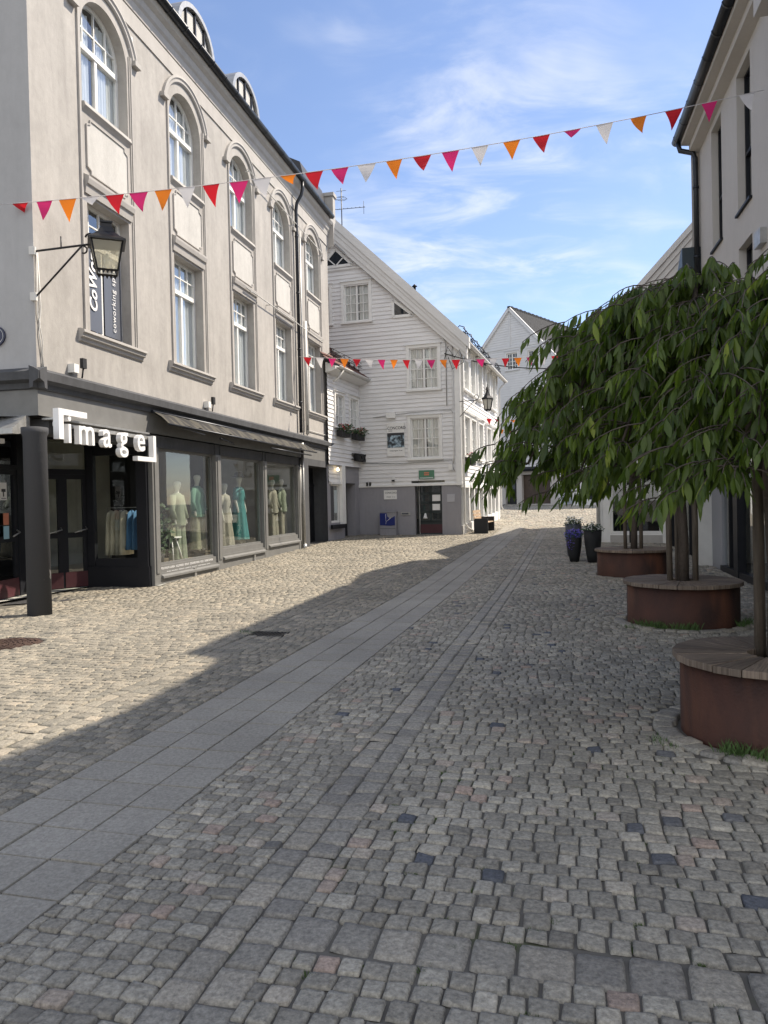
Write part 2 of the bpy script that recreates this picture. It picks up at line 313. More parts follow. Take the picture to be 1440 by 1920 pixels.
def wall_grid(mb, fr, s0, s1, z0, z1, holes, o=0.0):
    S = sorted({s0, s1, *[h[0] for h in holes], *[h[1] for h in holes]}); Z = sorted({z0, z1, *[h[2] for h in holes], *[h[3] for h in holes]})
    S = [a for a in S if s0 <= a <= s1]; Z = [a for a in Z if z0 <= a <= z1]
    for i in range(len(S) - 1):
        for j in range(len(Z) - 1):
            cs = (S[i] + S[i + 1]) / 2; cz = (Z[j] + Z[j + 1]) / 2
            if any(h[0] < cs < h[1] and h[2] < cz < h[3] for h in holes): continue
            mb.rect(fr, S[i], S[i + 1], Z[j], Z[j + 1], o)
def reveal(mb, fr, h, o0, o1, bottom=True, top=True):
    a, b, c, d = h[:4]
    mb.quad(fr.w(a, o0, c), fr.w(a, o0, d), fr.w(a, o1, d), fr.w(a, o1, c)); mb.quad(fr.w(b, o0, c), fr.w(b, o1, c), fr.w(b, o1, d), fr.w(b, o0, d))
    if bottom: mb.quad(fr.w(a, o0, c), fr.w(a, o1, c), fr.w(b, o1, c), fr.w(b, o0, c))
    if top: mb.quad(fr.w(a, o0, d), fr.w(b, o0, d), fr.w(b, o1, d), fr.w(a, o1, d))
def frame_rect(mb, fr, a, b, c, d, w, o0, o1):
    mb.box(fr, a, a + w, o0, o1, c, d); mb.box(fr, b - w, b, o0, o1, c, d); mb.box(fr, a + w, b - w, o0, o1, c, c + w); mb.box(fr, a + w, b - w, o0, o1, d - w, d)

# ------------------------------------------------------------ ground height
KY = [-60, 12, 14.3, 22.8, 27.6, 50, 80, 600]; KZ = [0, 0, .02, .19, .30, 1.2, 1.8, 2.5]
def g(y): return float(np.interp(y, KY, KZ))
ST = radians(14.5); STC, STS = cos(ST), sin(ST)
def pq(x, y): return x * STC - y * STS, x * STS + y * STC
def xy(p, q): return p * STC + q * STS, -p * STS + q * STC

# ============================================================ THE GROUND
LB = FR(-4.4613, 14.0977, 12.9)        # left building street facade, s along street, o towards street
RBF = FR(6.16, 12.22, 192.2)           # right building facade, s towards the camera, o towards street
PLANT = [(2.48, 4.75), (3.62, 9.02), (4.82, 14.35)]; PRAD = [0.555, 0.643, 0.675]

def stone_mat(name, ramp, rough=0.82, mott=1.0):
    m, nt, out = new_mat(name)
    b = nt.nodes.new('ShaderNodeBsdfPrincipled'); b.inputs['Roughness'].default_value = rough; b.inputs['Specular IOR Level'].default_value = 0.35
    at = nt.nodes.new('ShaderNodeAttribute'); at.attribute_name = 'tone'
    sp = nt.nodes.new('ShaderNodeSeparateColor'); nt.links.new(at.outputs['Color'], sp.inputs[0])
    cr = nt.nodes.new('ShaderNodeValToRGB'); cr.color_ramp.interpolation = 'LINEAR'
    e = cr.color_ramp.elements; e[0].position = ramp[0][0]; e[0].color = (*ramp[0][1], 1); e[1].position = ramp[-1][0]; e[1].color = (*ramp[-1][1], 1)
    for p, c in ramp[1:-1]:
        k = e.new(p); k.color = (*c, 1)
    nt.links.new(sp.outputs[0], cr.inputs[0])
    tc = nt.nodes.new('ShaderNodeTexCoord')
    n = nt.nodes.new('ShaderNodeTexNoise'); n.inputs['Scale'].default_value = 55; n.inputs['Detail'].default_value = 7; n.inputs['Roughness'].default_value = 0.7; nt.links.new(tc.outputs['Object'], n.inputs['Vector'])
    n3 = nt.nodes.new('ShaderNodeTexNoise'); n3.inputs['Scale'].default_value = 0.7; n3.inputs['Detail'].default_value = 4; nt.links.new(tc.outputs['Object'], n3.inputs['Vector'])
    r = nt.nodes.new('ShaderNodeMapRange'); r.inputs['From Min'].default_value = 0.3; r.inputs['From Max'].default_value = 0.7; r.inputs['To Min'].default_value = 1 - .48 * mott; r.inputs['To Max'].default_value = 1 + .42 * mott; nt.links.new(n.outputs['Fac'], r.inputs['Value'])
    r3 = nt.nodes.new('ShaderNodeMapRange'); r3.inputs['From Min'].default_value = 0.3; r3.inputs['From Max'].default_value = 0.7; r3.inputs['To Min'].default_value = 0.84; r3.inputs['To Max'].default_value = 1.12; nt.links.new(n3.outputs['Fac'], r3.inputs['Value'])
    mm = nt.nodes.new('ShaderNodeMath'); mm.operation = 'MULTIPLY'; nt.links.new(r.outputs[0], mm.inputs[0]); nt.links.new(r3.outputs[0], mm.inputs[1])
    m4 = nt.nodes.new('ShaderNodeMath'); m4.operation = 'MULTIPLY'; nt.links.new(mm.outputs[0], m4.inputs[0]); nt.links.new(sp.outputs[1], m4.inputs[1])
    vm = nt.nodes.new('ShaderNodeVectorMath'); vm.operation = 'SCALE'; nt.links.new(cr.outputs[0], vm.inputs[0]); nt.links.new(m4.outputs[0], vm.inputs['Scale'])
    nt.links.new(vm.outputs[0], b.inputs['Base Color'])
    n2 = nt.nodes.new('ShaderNodeTexNoise'); n2.inputs['Scale'].default_value = 70; n2.inputs['Detail'].default_value = 8; n2.inputs['Roughness'].default_value = 0.65; nt.links.new(tc.outputs['Object'], n2.inputs['Vector'])
    bp = nt.nodes.new('ShaderNodeBump'); bp.inputs['Strength'].default_value = 0.8; bp.inputs['Distance'].default_value = 0.010; nt.links.new(n2.outputs['Fac'], bp.inputs['Height']); nt.links.new(bp.outputs[0], b.inputs['Normal'])
    nt.links.new(b.outputs[0], out.inputs[0]); return m
GREY = [(0.0, (0.09, 0.098, 0.115)), (0.012, (0.115, 0.12, 0.132)), (0.02, (0.235, 0.216, 0.178)), (0.45, (0.30, 0.277, 0.228)), (0.84, (0.36, 0.332, 0.272)), (0.93, (0.40, 0.362, 0.29)), (0.965, (0.36, 0.275, 0.22)), (1.0, (0.38, 0.345, 0.285))]
SAND = [(0.0, (0.19, 0.178, 0.148)), (0.5, (0.25, 0.228, 0.185)), (0.85, (0.29, 0.262, 0.21)), (1.0, (0.33, 0.288, 0.225))]
MT['setts'] = stone_mat('granite setts', GREY)
MT['setts_warm'] = stone_mat('sandy granite setts', SAND)
MT['slab'] = stone_mat('grey paving slabs', [(0.0, (0.29, 0.27, 0.23)), (1.0, (0.32, 0.298, 0.254))], 0.8, .65)
MT['kerb'] = stone_mat('large worn setts', [(0.0, (0.235, 0.218, 0.188)), (0.5, (0.288, 0.267, 0.224)), (1.0, (0.345, 0.31, 0.25))], 0.7)
# joint bed with mossy patches
m, nt, out = new_mat('sandy joints'); b = nt.nodes.new('ShaderNodeBsdfPrincipled'); b.inputs['Roughness'].default_value = 0.95; nt.links.new(b.outputs[0], out.inputs[0])
tc = nt.nodes.new('ShaderNodeTexCoord'); n = nt.nodes.new('ShaderNodeTexNoise'); n.inputs['Scale'].default_value = 2.2; n.inputs['Detail'].default_value = 8; nt.links.new(tc.outputs['Object'], n.inputs['Vector'])
cr = nt.nodes.new('ShaderNodeValToRGB'); e = cr.color_ramp.elements; e[0].position = 0.42; e[0].color = (0.13, 0.12, 0.10, 1); e[1].position = 0.70; e[1].color = (0.075, 0.085, 0.035, 1); k = e.new(0.58); k.color = (0.10, 0.092, 0.078, 1)
nt.links.new(n.outputs['Fac'], cr.inputs[0]); nt.links.new(cr.outputs[0], b.inputs['Base Color']); MT['joint'] = m

# one base sheet, following the slope and running to the horizon
ys = list(np.arange(-6, 60, 0.75)) + [60, 66, 75, 90, 120, 180, 300, 600]; ys = [-200, -60, -20] + ys
xs = [-300, -80, -30, -15, -10, -6, 0, 6, 10, 15, 30, 80, 300]
mb = MB(); mb.v = [(x, y, g(y) - 0.001) for y in ys for x in xs]; nx = len(xs)
for j in range(len(ys) - 1):
    for i in range(nx - 1): mb.f.append((j * nx + i, j * nx + i + 1, (j + 1) * nx + i + 1, (j + 1) * nx + i)); mb.sm.append(True)
solo('ground', mb, MT['joint'], kind='structure')

GZ = np.vectorize(g)
def template(t, round_=.06):
    n = len(t); U, V = np.meshgrid(t, t); U = U.ravel(); V = V.ravel()
    m = np.maximum(abs(U), abs(V))
    rr = 1 - round_ * (abs(U) * abs(V)) ** 2
    return U * rr, V * rr, m, [(j * n + i, j * n + i + 1, (j + 1) * n + i + 1, (j + 1) * n + i) for j in range(n - 1) for i in range(n - 1)]
T6 = template(np.array([-1, -.90, -.62, .62, .90, 1])); T4 = template(np.array([-1, -.86, .86, 1]))
def stones(name, cp, cq, hp, hq, mat, h=0.0135, jit=0.105, T=T6, tone=None, label=None, flat=False, gap=0.96, ang=None):
    """a field of stones in street coordinates; one mesh, each stone with its own tone"""
    N = len(cp); U, V, m, fs = T; nv = len(U)
    cj = rng.uniform(-jit, jit, (N, 4, 2))
    u = (U[None] + 1) / 2; v = (V[None] + 1) / 2
    w = np.stack([(1 - u) * (1 - v), u * (1 - v), u * v, (1 - u) * v], -1)      # 1,nv,4
    dj = np.einsum('ovk,nkc->nvc', w, cj)
    lp = (U[None] + dj[..., 0]) * (hp[:, None] * gap); lq = (V[None] + dj[..., 1]) * (hq[:, None] * gap)
    if ang is not None:
        ca, sa = np.cos(ang)[:, None], np.sin(ang)[:, None]; lp, lq = lp * ca - lq * sa, lp * sa + lq * ca
    P = cp[:, None] + lp; Q = cq[:, None] + lq
    X = P * STC + Q * STS; Y = -P * STS + Q * STC
    hh = h * rng.uniform(0.75, 1.15, N)[:, None]
    if flat: prof = np.where(m > .99, 0.1, 1.0)
    else: prof = np.where(m > .99, -0.1, np.where(m > .7, 0.90, 1.0))
    tilt = rng.normal(0, 0.04 if not flat else 0.002, (N, 2))
    Z = np.interp(Y, KY, KZ) + prof[None] * hh + (tilt[:, :1] * lp + tilt[:, 1:] * lq) + (rng.normal(0, 0.0012, (N, nv)) if not flat else 0)
    co = np.stack([X, Y, Z], -1).reshape(-1, 3)
    f = np.array(fs); faces = (f[None] + (np.arange(N) * nv)[:, None, None]).reshape(-1, 4)
    me = bpy.data.meshes.new(name); me.vertices.add(len(co)); me.vertices.foreach_set('co', co.ravel().astype('f'))
    me.loops.add(faces.size); me.loops.foreach_set('vertex_index', faces.ravel().astype('i')); me.polygons.add(len(faces))
    me.polygons.foreach_set('loop_start', (np.arange(len(faces)) * 4).astype('i')); me.polygons.foreach_set('use_smooth', np.full(len(faces), not flat))
    me.update(calc_edges=True)
    if tone is None: tone = rng.uniform(0, 1, N)
    at = me.color_attributes.new('tone', 'FLOAT_COLOR', 'POINT'); col = np.ones((N, nv, 4), 'f'); col[..., 0] = tone[:, None]; col[..., 1] = (rng.uniform(0.91, 1.09, N) if not flat else rng.uniform(.985, 1.015, N))[:, None]
    at.data.foreach_set('color', col.ravel()); me.materials.append(mat)
    o = bpy.data.objects.new(name, me); C.objects.link(o); o['kind'] = 'structure'; return o

# openings in the paving
MAN = (-4.40, 8.49, 0.40); DRAIN = (-1.42, 8.78)
RB_end = 16.1
def keep(X, Y):
    k = np.ones(len(X), bool)
    dx_, dy_ = X - LB.p.x, Y - LB.p.y
    s = dx_ * LB.d.x + dy_ * LB.d.y; o = dx_ * LB.n.x + dy_ * LB.n.y
    k &= ~((o < 0.02) & (s > -0.1) & (s < 12.05))
    k &= ~((o < -1.2) & (s > -2.6) & (s < 0.1))
    k &= ~((Y > 11.5) & (X < -5.9) & (s < 1))
    dx_, dy_ = X - RBF.p.x, Y - RBF.p.y; o = dx_ * RBF.n.x + dy_ * RBF.n.y
    k &= ~((o < 0.0) & (Y < 22))
    for (px, py), pr_ in zip(PLANT, PRAD): k &= (X - px) ** 2 + (Y - py) ** 2 > (pr_ + .20) ** 2
    k &= (X - MAN[0]) ** 2 + (Y - MAN[1]) ** 2 > (MAN[2] + .03) ** 2
    P_, Q_ = X * STC - Y * STS, X * STS + Y * STC
    dp, dq = pq(*DRAIN); k &= ~((abs(P_ - dp) < 0.24) & (abs(Q_ - dq) < 0.16))
    # Concorde-style white house footprint and the small house
    cx, cy2 = X - 2.82, Y - 26.9; a = radians(17.5); al = cx * sin(a) + cy2 * cos(a); ac = cx * cos(a) - cy2 * sin(a)
    k &= ~((al > 0) & (al < 9) & (ac < 0))
    return k
def rows(p0, p1, q0, q1, sp, sq, wob=0.0):
    P, Q, HP, HQ = [], [], [], []
    q = q0
    while q < q1 - 1e-4:
        hq = sq * random.uniform(0.9, 1.1); hq = q1 - q if q1 - (q + hq) < sq * .55 else hq; p = p0; w = sp * random.uniform(.45, 1.2)
        while p < p1:
            a, b = p, min(p + w, p1)
            if p1 - b < .05: b = p1; w = b - p + 1e-6
            if b - a > 0.035: P.append((a + b) / 2); Q.append(q + hq / 2); HP.append((b - a) / 2); HQ.append(hq / 2)
            p += w; w = sp * random.uniform(0.78, 1.25)
        q += hq
    P, Q, HP, HQ = map(np.array, (P, Q, HP, HQ))
    Q = Q + wob * np.sin(P * 1.7 + 0.6) + wob * 0.5 * np.sin(P * 4.1 + Q * 0.8)
    X, Y = P * STC + Q * STS, -P * STS + Q * STC; k = keep(X, Y); return P[k], Q[k], HP[k], HQ[k]
# fields: right of the double row, the narrow field, left of the slabs
def field(name, p0, p1, q0, q1, sp, sq, T, wob=0.012, **kw):
    P, Q, a, b = rows(p0, p1, q0, q1, sp, sq, wob)
    if len(P): stones(name, P, Q, a, b, MT['setts'], T=T, **kw) if 'left' not in name else stones(name, P, Q, a, b, MT['setts_warm'], h=.019, T=T, **kw)
field('right_sett_paving', -1.03, 3.2, 2.575, 9.0, 0.094, 0.097, T6)
field('right_sett_paving', -1.03, 7.0, 9.0, 16, 0.096, 0.099, T4)
field('right_sett_paving', 3.2, 5.0, 1.4, 9.0, 0.094, 0.097, T4)
field('far_sett_paving', -1.03, 5.5, 16, 30, 0.125, 0.12, T4)
field('far_sett_paving', -4.5, 4.5, 30, 54, 0.16, 0.16, T4)
field('near_sett_paving', -1.03, 3.2, 1.0, 2.380, 0.090, 0.092, T6)
field('middle_sett_paving', -1.985, -1.315, 1.4, 10, 0.086, 0.088, T6)
field('middle_sett_paving', -1.985, -1.315, 10, 30, 0.1, 0.105, T4)
field('left_sett_border', -3.50, -2.84, 2.2, 11, 0.10, 0.105, T6)
field('left_sett_border', -3.50, -2.84, 11, 30, 0.10, 0.105, T4)
field('left_sett_paving', -7.4, -3.76, 2.2, 10.5, 0.105, 0.094, T6)
field('left_sett_paving', -10.8, -3.76, 10.5, 18, 0.115, 0.10, T4)
field('left_sett_paving', -10.8, -3.76, 18, 30, 0.13, 0.12, T4)
field('left_sett_paving', -13, -7.4, 6, 10.5, 0.115, 0.10, T4)
field('left_sett_paving', -9, -2.84, -1.5, 2.2, 0.12, 0.11, T4)
field('left_sett_paving', -13, -7.4, -1.5, 6, 0.12, 0.11, T4)
field('near_sett_paving', 3.2, 5.0, -1.0, 1.4, 0.105, 0.10, T4)
field('near_sett_paving', -1.98, 3.2, -1.0, 1.0, 0.105, 0.10, T4)
# double rows of larger setts
def double(name, p0, p1, q0, q1):
    P, Q, HP, HQ = [], [], [], []
    for a, b in ((p0, (p0 + p1) / 2), ((p0 + p1) / 2, p1)):
        q = q0 - random.uniform(0, .1)
        while q < q1:
            l = random.uniform(.125, .185); P.append((a + b) / 2); Q.append(q + l / 2); HP.append((b - a) / 2); HQ.append(l / 2); q += l
    P, Q, HP, HQ = map(np.array, (P, Q, HP, HQ)); X, Y = P * STC + Q * STS, -P * STS + Q * STC; k = keep(X, Y)
    stones(name, P[k], Q[k], HP[k], HQ[k], MT['kerb'] if p0 > -2 else MT['setts_warm'], h=0.014, jit=0.09, gap=0.97)
double('double_row_of_large_setts', -1.315, -1.03, 1.4, 30)
double('double_row_of_large_setts', -3.76, -3.50, 2.2, 30)
# the wide cross row near the camera
P = []; p = -1.03
HPs = []
while p < 3.3:
    l = random.uniform(.15, .19); P.append(p + l / 2); HPs.append(l / 2); p += l
P = np.array(P); stones('cross_row_of_large_setts', P, np.full(len(P), 2.475), np.array(HPs), np.full(len(P), 0.096), MT['kerb'], h=0.014, jit=0.07, gap=0.97)
# smooth slab walkway, three slabs wide
P, Q, HP, HQ = [], [], [], []
q = 1.3
while q < 31:
    for i in range(3): P.append(-2.835 + 0.2833 * (i + .5)); Q.append(q + .145); HP.append(.14165); HQ.append(.145)
    q += .29
P, Q, HP, HQ = map(np.array, (P, Q, HP, HQ))
stones('slab_walkway', P, Q, HP, HQ, MT['slab'], h=0.013, jit=0.003, T=template(np.array([-1, -.985, .985, 1]), 0), flat=True, gap=0.962)
# setts laid round each planter
for (px, py), pr_ in zip(PLANT, PRAD):
    a = np.arange(0, 2 * pi, 0.135 / (pr_ + .2)); a = a + rng.uniform(-.02, .02, len(a)); r = pr_ + .10 + rng.uniform(-.012, .012, len(a))
    X, Y = px + r * np.cos(a), py + r * np.sin(a); P, Q = X * STC - Y * STS, X * STS + Y * STC
    stones('planter_ring_of_setts', P, Q, np.full(len(a), .075), np.full(len(a), .066), MT['kerb'], h=0.028, jit=0.2, ang=a + ST, gap=1.0)

# manhole cover and drain grate
t = thing('manhole_cover', 'round rusty ribbed iron manhole cover at the left edge', 'manhole cover', (MAN[0], MAN[1], 0))
mb = MB(); mb.lathe((MAN[0], MAN[1], 0), [(0.02, .004), (MAN[2] - .02, .004), (MAN[2], .012), (MAN[2], -.02)], 48, smooth=False); part('plate', mb, MT['rust'], t)
mb = MB()
for i, r in enumerate(np.arange(.06, .37, .045)):
    for k in range(0, 36):
        if (k + i) % 3 == 2: continue
        a0, a1 = 2 * pi * k / 36, 2 * pi * (k + 1) / 36
        mb.add([(MAN[0] + rr * cos(a), MAN[1] + rr * sin(a), z) for z in (.004, .016) for rr, a in ((r, a0), (r + .022, a0), (r + .022, a1), (r, a1))], [(4, 5, 6, 7), (0, 1, 5, 4), (1, 2, 6, 5), (2, 3, 7, 6), (3, 0, 4, 7)])
part('ribs', mb, MT['rust'], t)
dp, dq = pq(*DRAIN); fd = FR(DRAIN[0], DRAIN[1], 104.5)
t = thing('drain_grate', 'small slotted iron drain grate by the edge of the shadow', 'drain', (DRAIN[0], DRAIN[1], 0))
mb = MB(); frame = MB()
frame.box(fd, -.23, .23, -.15, -.12, -.03, .014); frame.box(fd, -.23, .23, .12, .15, -.03, .014); frame.box(fd, -.23, -.20, -.12, .12, -.03, .014); frame.box(fd, .20, .23, -.12, .12, -.03, .014)
part('frame', frame, MT['gutter'], t)
for i in range(9): mb.box(fd, -.185 + i * .043, -.165 + i * .043, -.12, .12, -.03, .011)
part('bars', mb, MT['gutter'], t)

# ============================================================ CORNER BUILDING (left)
bl = thing('corner_building', 'cream rendered three storey building with tall arched windows and an anthracite shopfront', 'building', (-4.46, 14.10, 0))
CB = [-1.095, 1.815, 4.70, 7.53, 10.33]; HW = 0.685; LW = 0.625
ZS, ZSP = 8.33, 9.57
holes = []
for c in CB:
    holes += [(c - LW, c + LW, 4.50, 6.76), (c - HW, c + HW, ZS, ZSP + HW)]
S0, S1 = -3.08, 12.02
mb = MB(); wall_grid(mb, LB, S0, S1, 3.55, 11.1, holes)
for c in CB:
    reveal(mb, LB, (c - LW, c + LW, 4.50, 6.76), 0, -.24)
    reveal(mb, LB, (c - HW, c + HW, ZS, ZSP), 0, -.24, top=False)
    n = 20; arc = [(c - HW * cos(pi * k / n), ZSP + HW * sin(pi * k / n)) for k in range(n + 1)]
    for k in range(n):
        (a0, z0), (a1, z1) = arc[k], arc[k + 1]
        mb.quad(LB.w(a0, 0, z0), LB.w(a1, 0, z1), LB.w(a1, 0, ZSP + HW), LB.w(a0, 0, ZSP + HW))
        mb.quad(LB.w(a0, 0, z0), LB.w(a0, -.24, z0), LB.w(a1, -.24, z1), LB.w(a1, 0, z1))
part('wall', mb, MT['stucco'], bl)
# end walls
ER = FR(LB.w(S0, 0, 0).x, LB.w(S0, 0, 0).y, 101)
mb = MB(); mb.rect(ER, -9, 0, 3.55, 11.1); part('end_wall', mb, MT['stucco_end'], bl, 'shaded grey white end wall')
mb = MB(); mb.quad(LB.w(S1, 0, 0), LB.w(S1, -9, 0), LB.w(S1, -9, 11.1), LB.w(S1, 0, 11.1)); mb.quad(LB.w(S1, -9, 0), LB.w(S0 - 1, -9.2, 0), LB.w(S0 - 1, -9.2, 11.1), LB.w(S1, -9, 11.1)); part('back_wall', mb, MT['stucco_end'], bl)

def window(parent, fr, a, b, c, d, depth, trans=None, arch=0, cols=2, curtain='curtain', muntins=None, fw_=0.055, name='window', glassm='glass', cgap=0.12, dark=False, top_cols=4):
    """casement window set at `depth` behind the wall: frame + pane + curtain as sub-parts"""
    o0, o1 = -depth - 0.05, -depth + 0.01
    mb = MB(); zt = d - arch
    mb.box(fr, a, a + fw_, o0, o1, c, zt); mb.box(fr, b - fw_, b, o0, o1, c, zt); mb.box(fr, a + fw_, b - fw_, o0, o1, c, c + fw_ * 1.4)
    if arch:
        n = 20; m_ = (a + b) / 2; R0, R1 = (b - a) / 2, (b - a) / 2 - fw_
        for k in range(n):
            t0, t1 = pi * k / n, pi * (k + 1) / n
            pts = [(m_ - R0 * cos(t0), zt + R0 * sin(t0)), (m_ - R0 * cos(t1), zt + R0 * sin(t1)), (m_ - R1 * cos(t1), zt + R1 * sin(t1)), (m_ - R1 * cos(t0), zt + R1 * sin(t0))]
            mb.prism(fr, pts, o0, o1)
    else: mb.box(fr, a + fw_, b - fw_, o0, o1, d - fw_, d)
    top = trans if trans else (zt - (0 if arch else fw_))
    if trans: mb.box(fr, a + fw_, b - fw_, o0, o1 + .025, trans - .045, trans + .045)
    for i in range(1, cols):
        s_ = a + (b - a) * i / cols; mb.box(fr, s_ - .035, s_ + .035, o0, o1 + .008, c + fw_ * 1.4, top - .045 if trans else top)
    mt = .012
    if trans:
        zz = lambda s_: (zt + sqrt(max(0, ((b - a) / 2 - fw_) ** 2 - (s_ - (a + b) / 2) ** 2))) if arch else d - fw_
        for i in range(1, top_cols):
            s_ = a + (b - a) * i / top_cols; mb.box(fr, s_ - mt, s_ + mt, o0 + .01, o1 - .01, trans + .045, zz(s_))
        zm = trans + (d - trans) * (.5 if not arch else .42)
        hw = ((b - a) / 2 - fw_) if not arch or zm < zt else sqrt(max(0, ((b - a) / 2 - fw_) ** 2 - (zm - zt) ** 2))
        mb.box(fr, (a + b) / 2 - hw, (a + b) / 2 + hw, o0 + .012, o1 - .012, zm - mt, zm + mt)
    if muntins:
        mc, mr = muntins; w = (b - a) / cols
        for i in range(cols):
            for k in range(1, mc):
                s_ = a + w * i + w * k / mc; mb.box(fr, s_ - mt, s_ + mt, o0 + .01, o1 - .01, c + fw_ * 1.4, top)
        for k in range(1, mr):
            z = c + fw_ + (top - c - fw_) * k / mr; mb.box(fr, a + fw_, b - fw_, o0 + .014, o1 - .014, z - mt, z + mt)
    w_ = part(name, mb, MT['white'], parent)
    mb = MB(); og = (o0 + o1) / 2
    if arch:
        n = 20; m_ = (a + b) / 2; R0 = (b - a) / 2 - .01; pts = [(a + .01, c + .01), (b - .01, c + .01)] + [(m_ + R0 * cos(pi * k / n), zt + R0 * sin(pi * k / n)) for k in range(n + 1)]
        mb.add([fr.w(s_, og, z) for s_, z in pts], [tuple(range(len(pts)))])
    else: mb.rect(fr, a + .01, b - .01, c + .01, d - .01, og)
    part('pane', mb, MT[glassm], w_)
    if curtain:
        mb = MB(); N = 40; vs = []; gaps = cgap
        for seg in ((a + .02, (a + b) / 2 - gaps / 2), ((a + b) / 2 + gaps / 2, b - .02)):
            k0 = len(mb.v); z1 = (zt + (b - a) / 2 * .8 if arch else d) - .02
            for i in range(N + 1):
                s_ = seg[0] + (seg[1] - seg[0]) * i / N; oo = og - .05 - .014 * sin(i * 1.1 + a) - .01 * sin(i * .53 + 2 * a)
                zz1 = min(z1, zt + sqrt(max(0, ((b - a) / 2) ** 2 - (s_ - (a + b) / 2) ** 2)) - .02) if arch else z1
                mb.v += [tuple(fr.w(s_, oo, c + .02)), tuple(fr.w(s_, oo, zz1))]
            for i in range(N): mb.f.append((k0 + 2 * i, k0 + 2 * i + 2, k0 + 2 * i + 3, k0 + 2 * i + 1)); mb.sm.append(True)
        part('curtain', mb, MT[curtain], w_)
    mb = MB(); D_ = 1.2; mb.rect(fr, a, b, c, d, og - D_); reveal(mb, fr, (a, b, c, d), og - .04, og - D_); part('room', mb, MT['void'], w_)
    return w_

for i, c in enumerate(CB):
    window(bl, LB, c - HW, c + HW, ZS, ZSP + HW, .20, trans=9.42, arch=HW, curtain='curtain', cgap=.02 if i != 0 else .25)
    if i == 0: wc = window(bl, LB, c - LW, c + LW, 4.50, 6.76, .20, trans=6.08, curtain=None)
    else: window(bl, LB, c - LW, c + LW, 4.50, 6.76, .20, trans=6.08, curtain='curtain', cgap=.03)
    # mouldings
    mb = MB()
    for sg in (-1, 1):
        x0 = c + sg * .80; mb.box(LB, min(x0, x0 - sg * .03), max(x0, x0 - sg * .03), .0, .035, 4.5, 9.86)
        x1 = c + sg * .755; mb.box(LB, min(x1, x1 - sg * .02), max(x1, x1 - sg * .02), .0, .02, 4.5, 9.86)
    part('window_strip', mb, MT['trim'], bl)
    mb = MB(); n = 26; prof = [(1.01, .0), (1.01, .065), (.965, .075), (.935, .05), (.89, .05), (.865, .022), (.865, 0)]
    t0 = radians(15); rings = []
    for k in range(n + 1):
        t = t0 + (pi - 2 * t0) * k / n; rings.append([LB.w(c - r * cos(t), o, ZSP + r * sin(t)) for r, o in prof])
    mb.loft(rings, smooth=False)
    for sg in (-1, 1): mb.box(LB, c + sg * .935 - .10, c + sg * .935 + .10, 0, .10, ZSP + .18, ZSP + .27)
    part('hood_mould', mb, MT['trim'], bl)
    mb = MB()   # upper sill, recessed apron panel, lintel moulding
    mb.profile(LB, c - .70, c + .70, [(-.2, 8.33), (.05, 8.31), (.07, 8.24), (.03, 8.20), (.0, 8.16), (-.2, 8.16)])
    part('upper_sill', mb, MT['trim'], bl); mb = MB()
    mb.profile(LB, c - .70, c + .70, [(0, 6.80), (0.03, 6.80), (.05, 6.93), (.08, 6.95), (.10, 7.03), (.10, 7.07), (.04, 7.10), (0, 7.12)])
    part('lintel_mould', mb, MT['trim'], bl)
    # apron panel with notched corners
    a0, a1, z0, z1, e = c - .60, c + .60, 7.18, 8.06, .10
    pts = [(a0 + e, z0), (a1 - e, z0), (a1 - e, z0 + e * .6), (a1, z0 + e), (a1, z1 - e), (a1 - e, z1 - e * .6), (a1 - e, z1), (a0 + e, z1), (a0 + e, z1 - e * .6), (a0, z1 - e), (a0, z0 + e), (a0 + e, z0 + e * .6)]
    mb = MB(); mb.prism(LB, pts, 0.0, .012); p_ = part('apron_panel', mb, MT['panel'], bl)
    mb = MB(); q = pts; ctr = (c, (z0 + z1) / 2)
    for k in range(len(q)):
        (s_a, z_a), (s_b, z_b) = q[k], q[(k + 1) % len(q)]
        f2 = lambda s_, z: (ctr[0] + (s_ - ctr[0]) * 1.035, ctr[1] + (z - ctr[1]) * 1.045)
        mb.prism(LB, [(s_a, z_a), (s_b, z_b), f2(s_b, z_b), f2(s_a, z_a)], 0.0, .03)
    part('panel_frame', mb, MT['trim'], p_)
    mb = MB(); mb.profile(LB, c - .96, c + .96, [(-.2, 4.50), (.04, 4.50), (.115, 4.475), (.12, 4.43), (.09, 4.415), (.08, 4.365), (.04, 4.345), (.035, 4.30), (0, 4.28), (0, 4.4), (-.2, 4.4)])
    part('window_sill', mb, MT['trim'], bl)
# window film with lettering
mb = MB(); fo = -.15; c = CB[0]; mb.rect(LB, c - LW + .06, c - .04, 4.6, 6.02, fo - .012); mb.rect(LB, c + .04, c + LW - .06, 4.6, 6.02, fo - .012)
m_film = pbr('blue grey window film', (0.115, 0.125, 0.15), 0.35); part('window_film', mb, m_film, wc)
part('lettering', text_mb('CoWorx', LB, c - .20, fo, 4.92, .30, vertical=True, shear=.25, bold=.008), MT['text_white'], wc)
part('lettering', text_mb('coworking space', LB, c + .36, fo, 4.70, .165, vertical=True, spacing=1.1), MT['text_white'], wc)

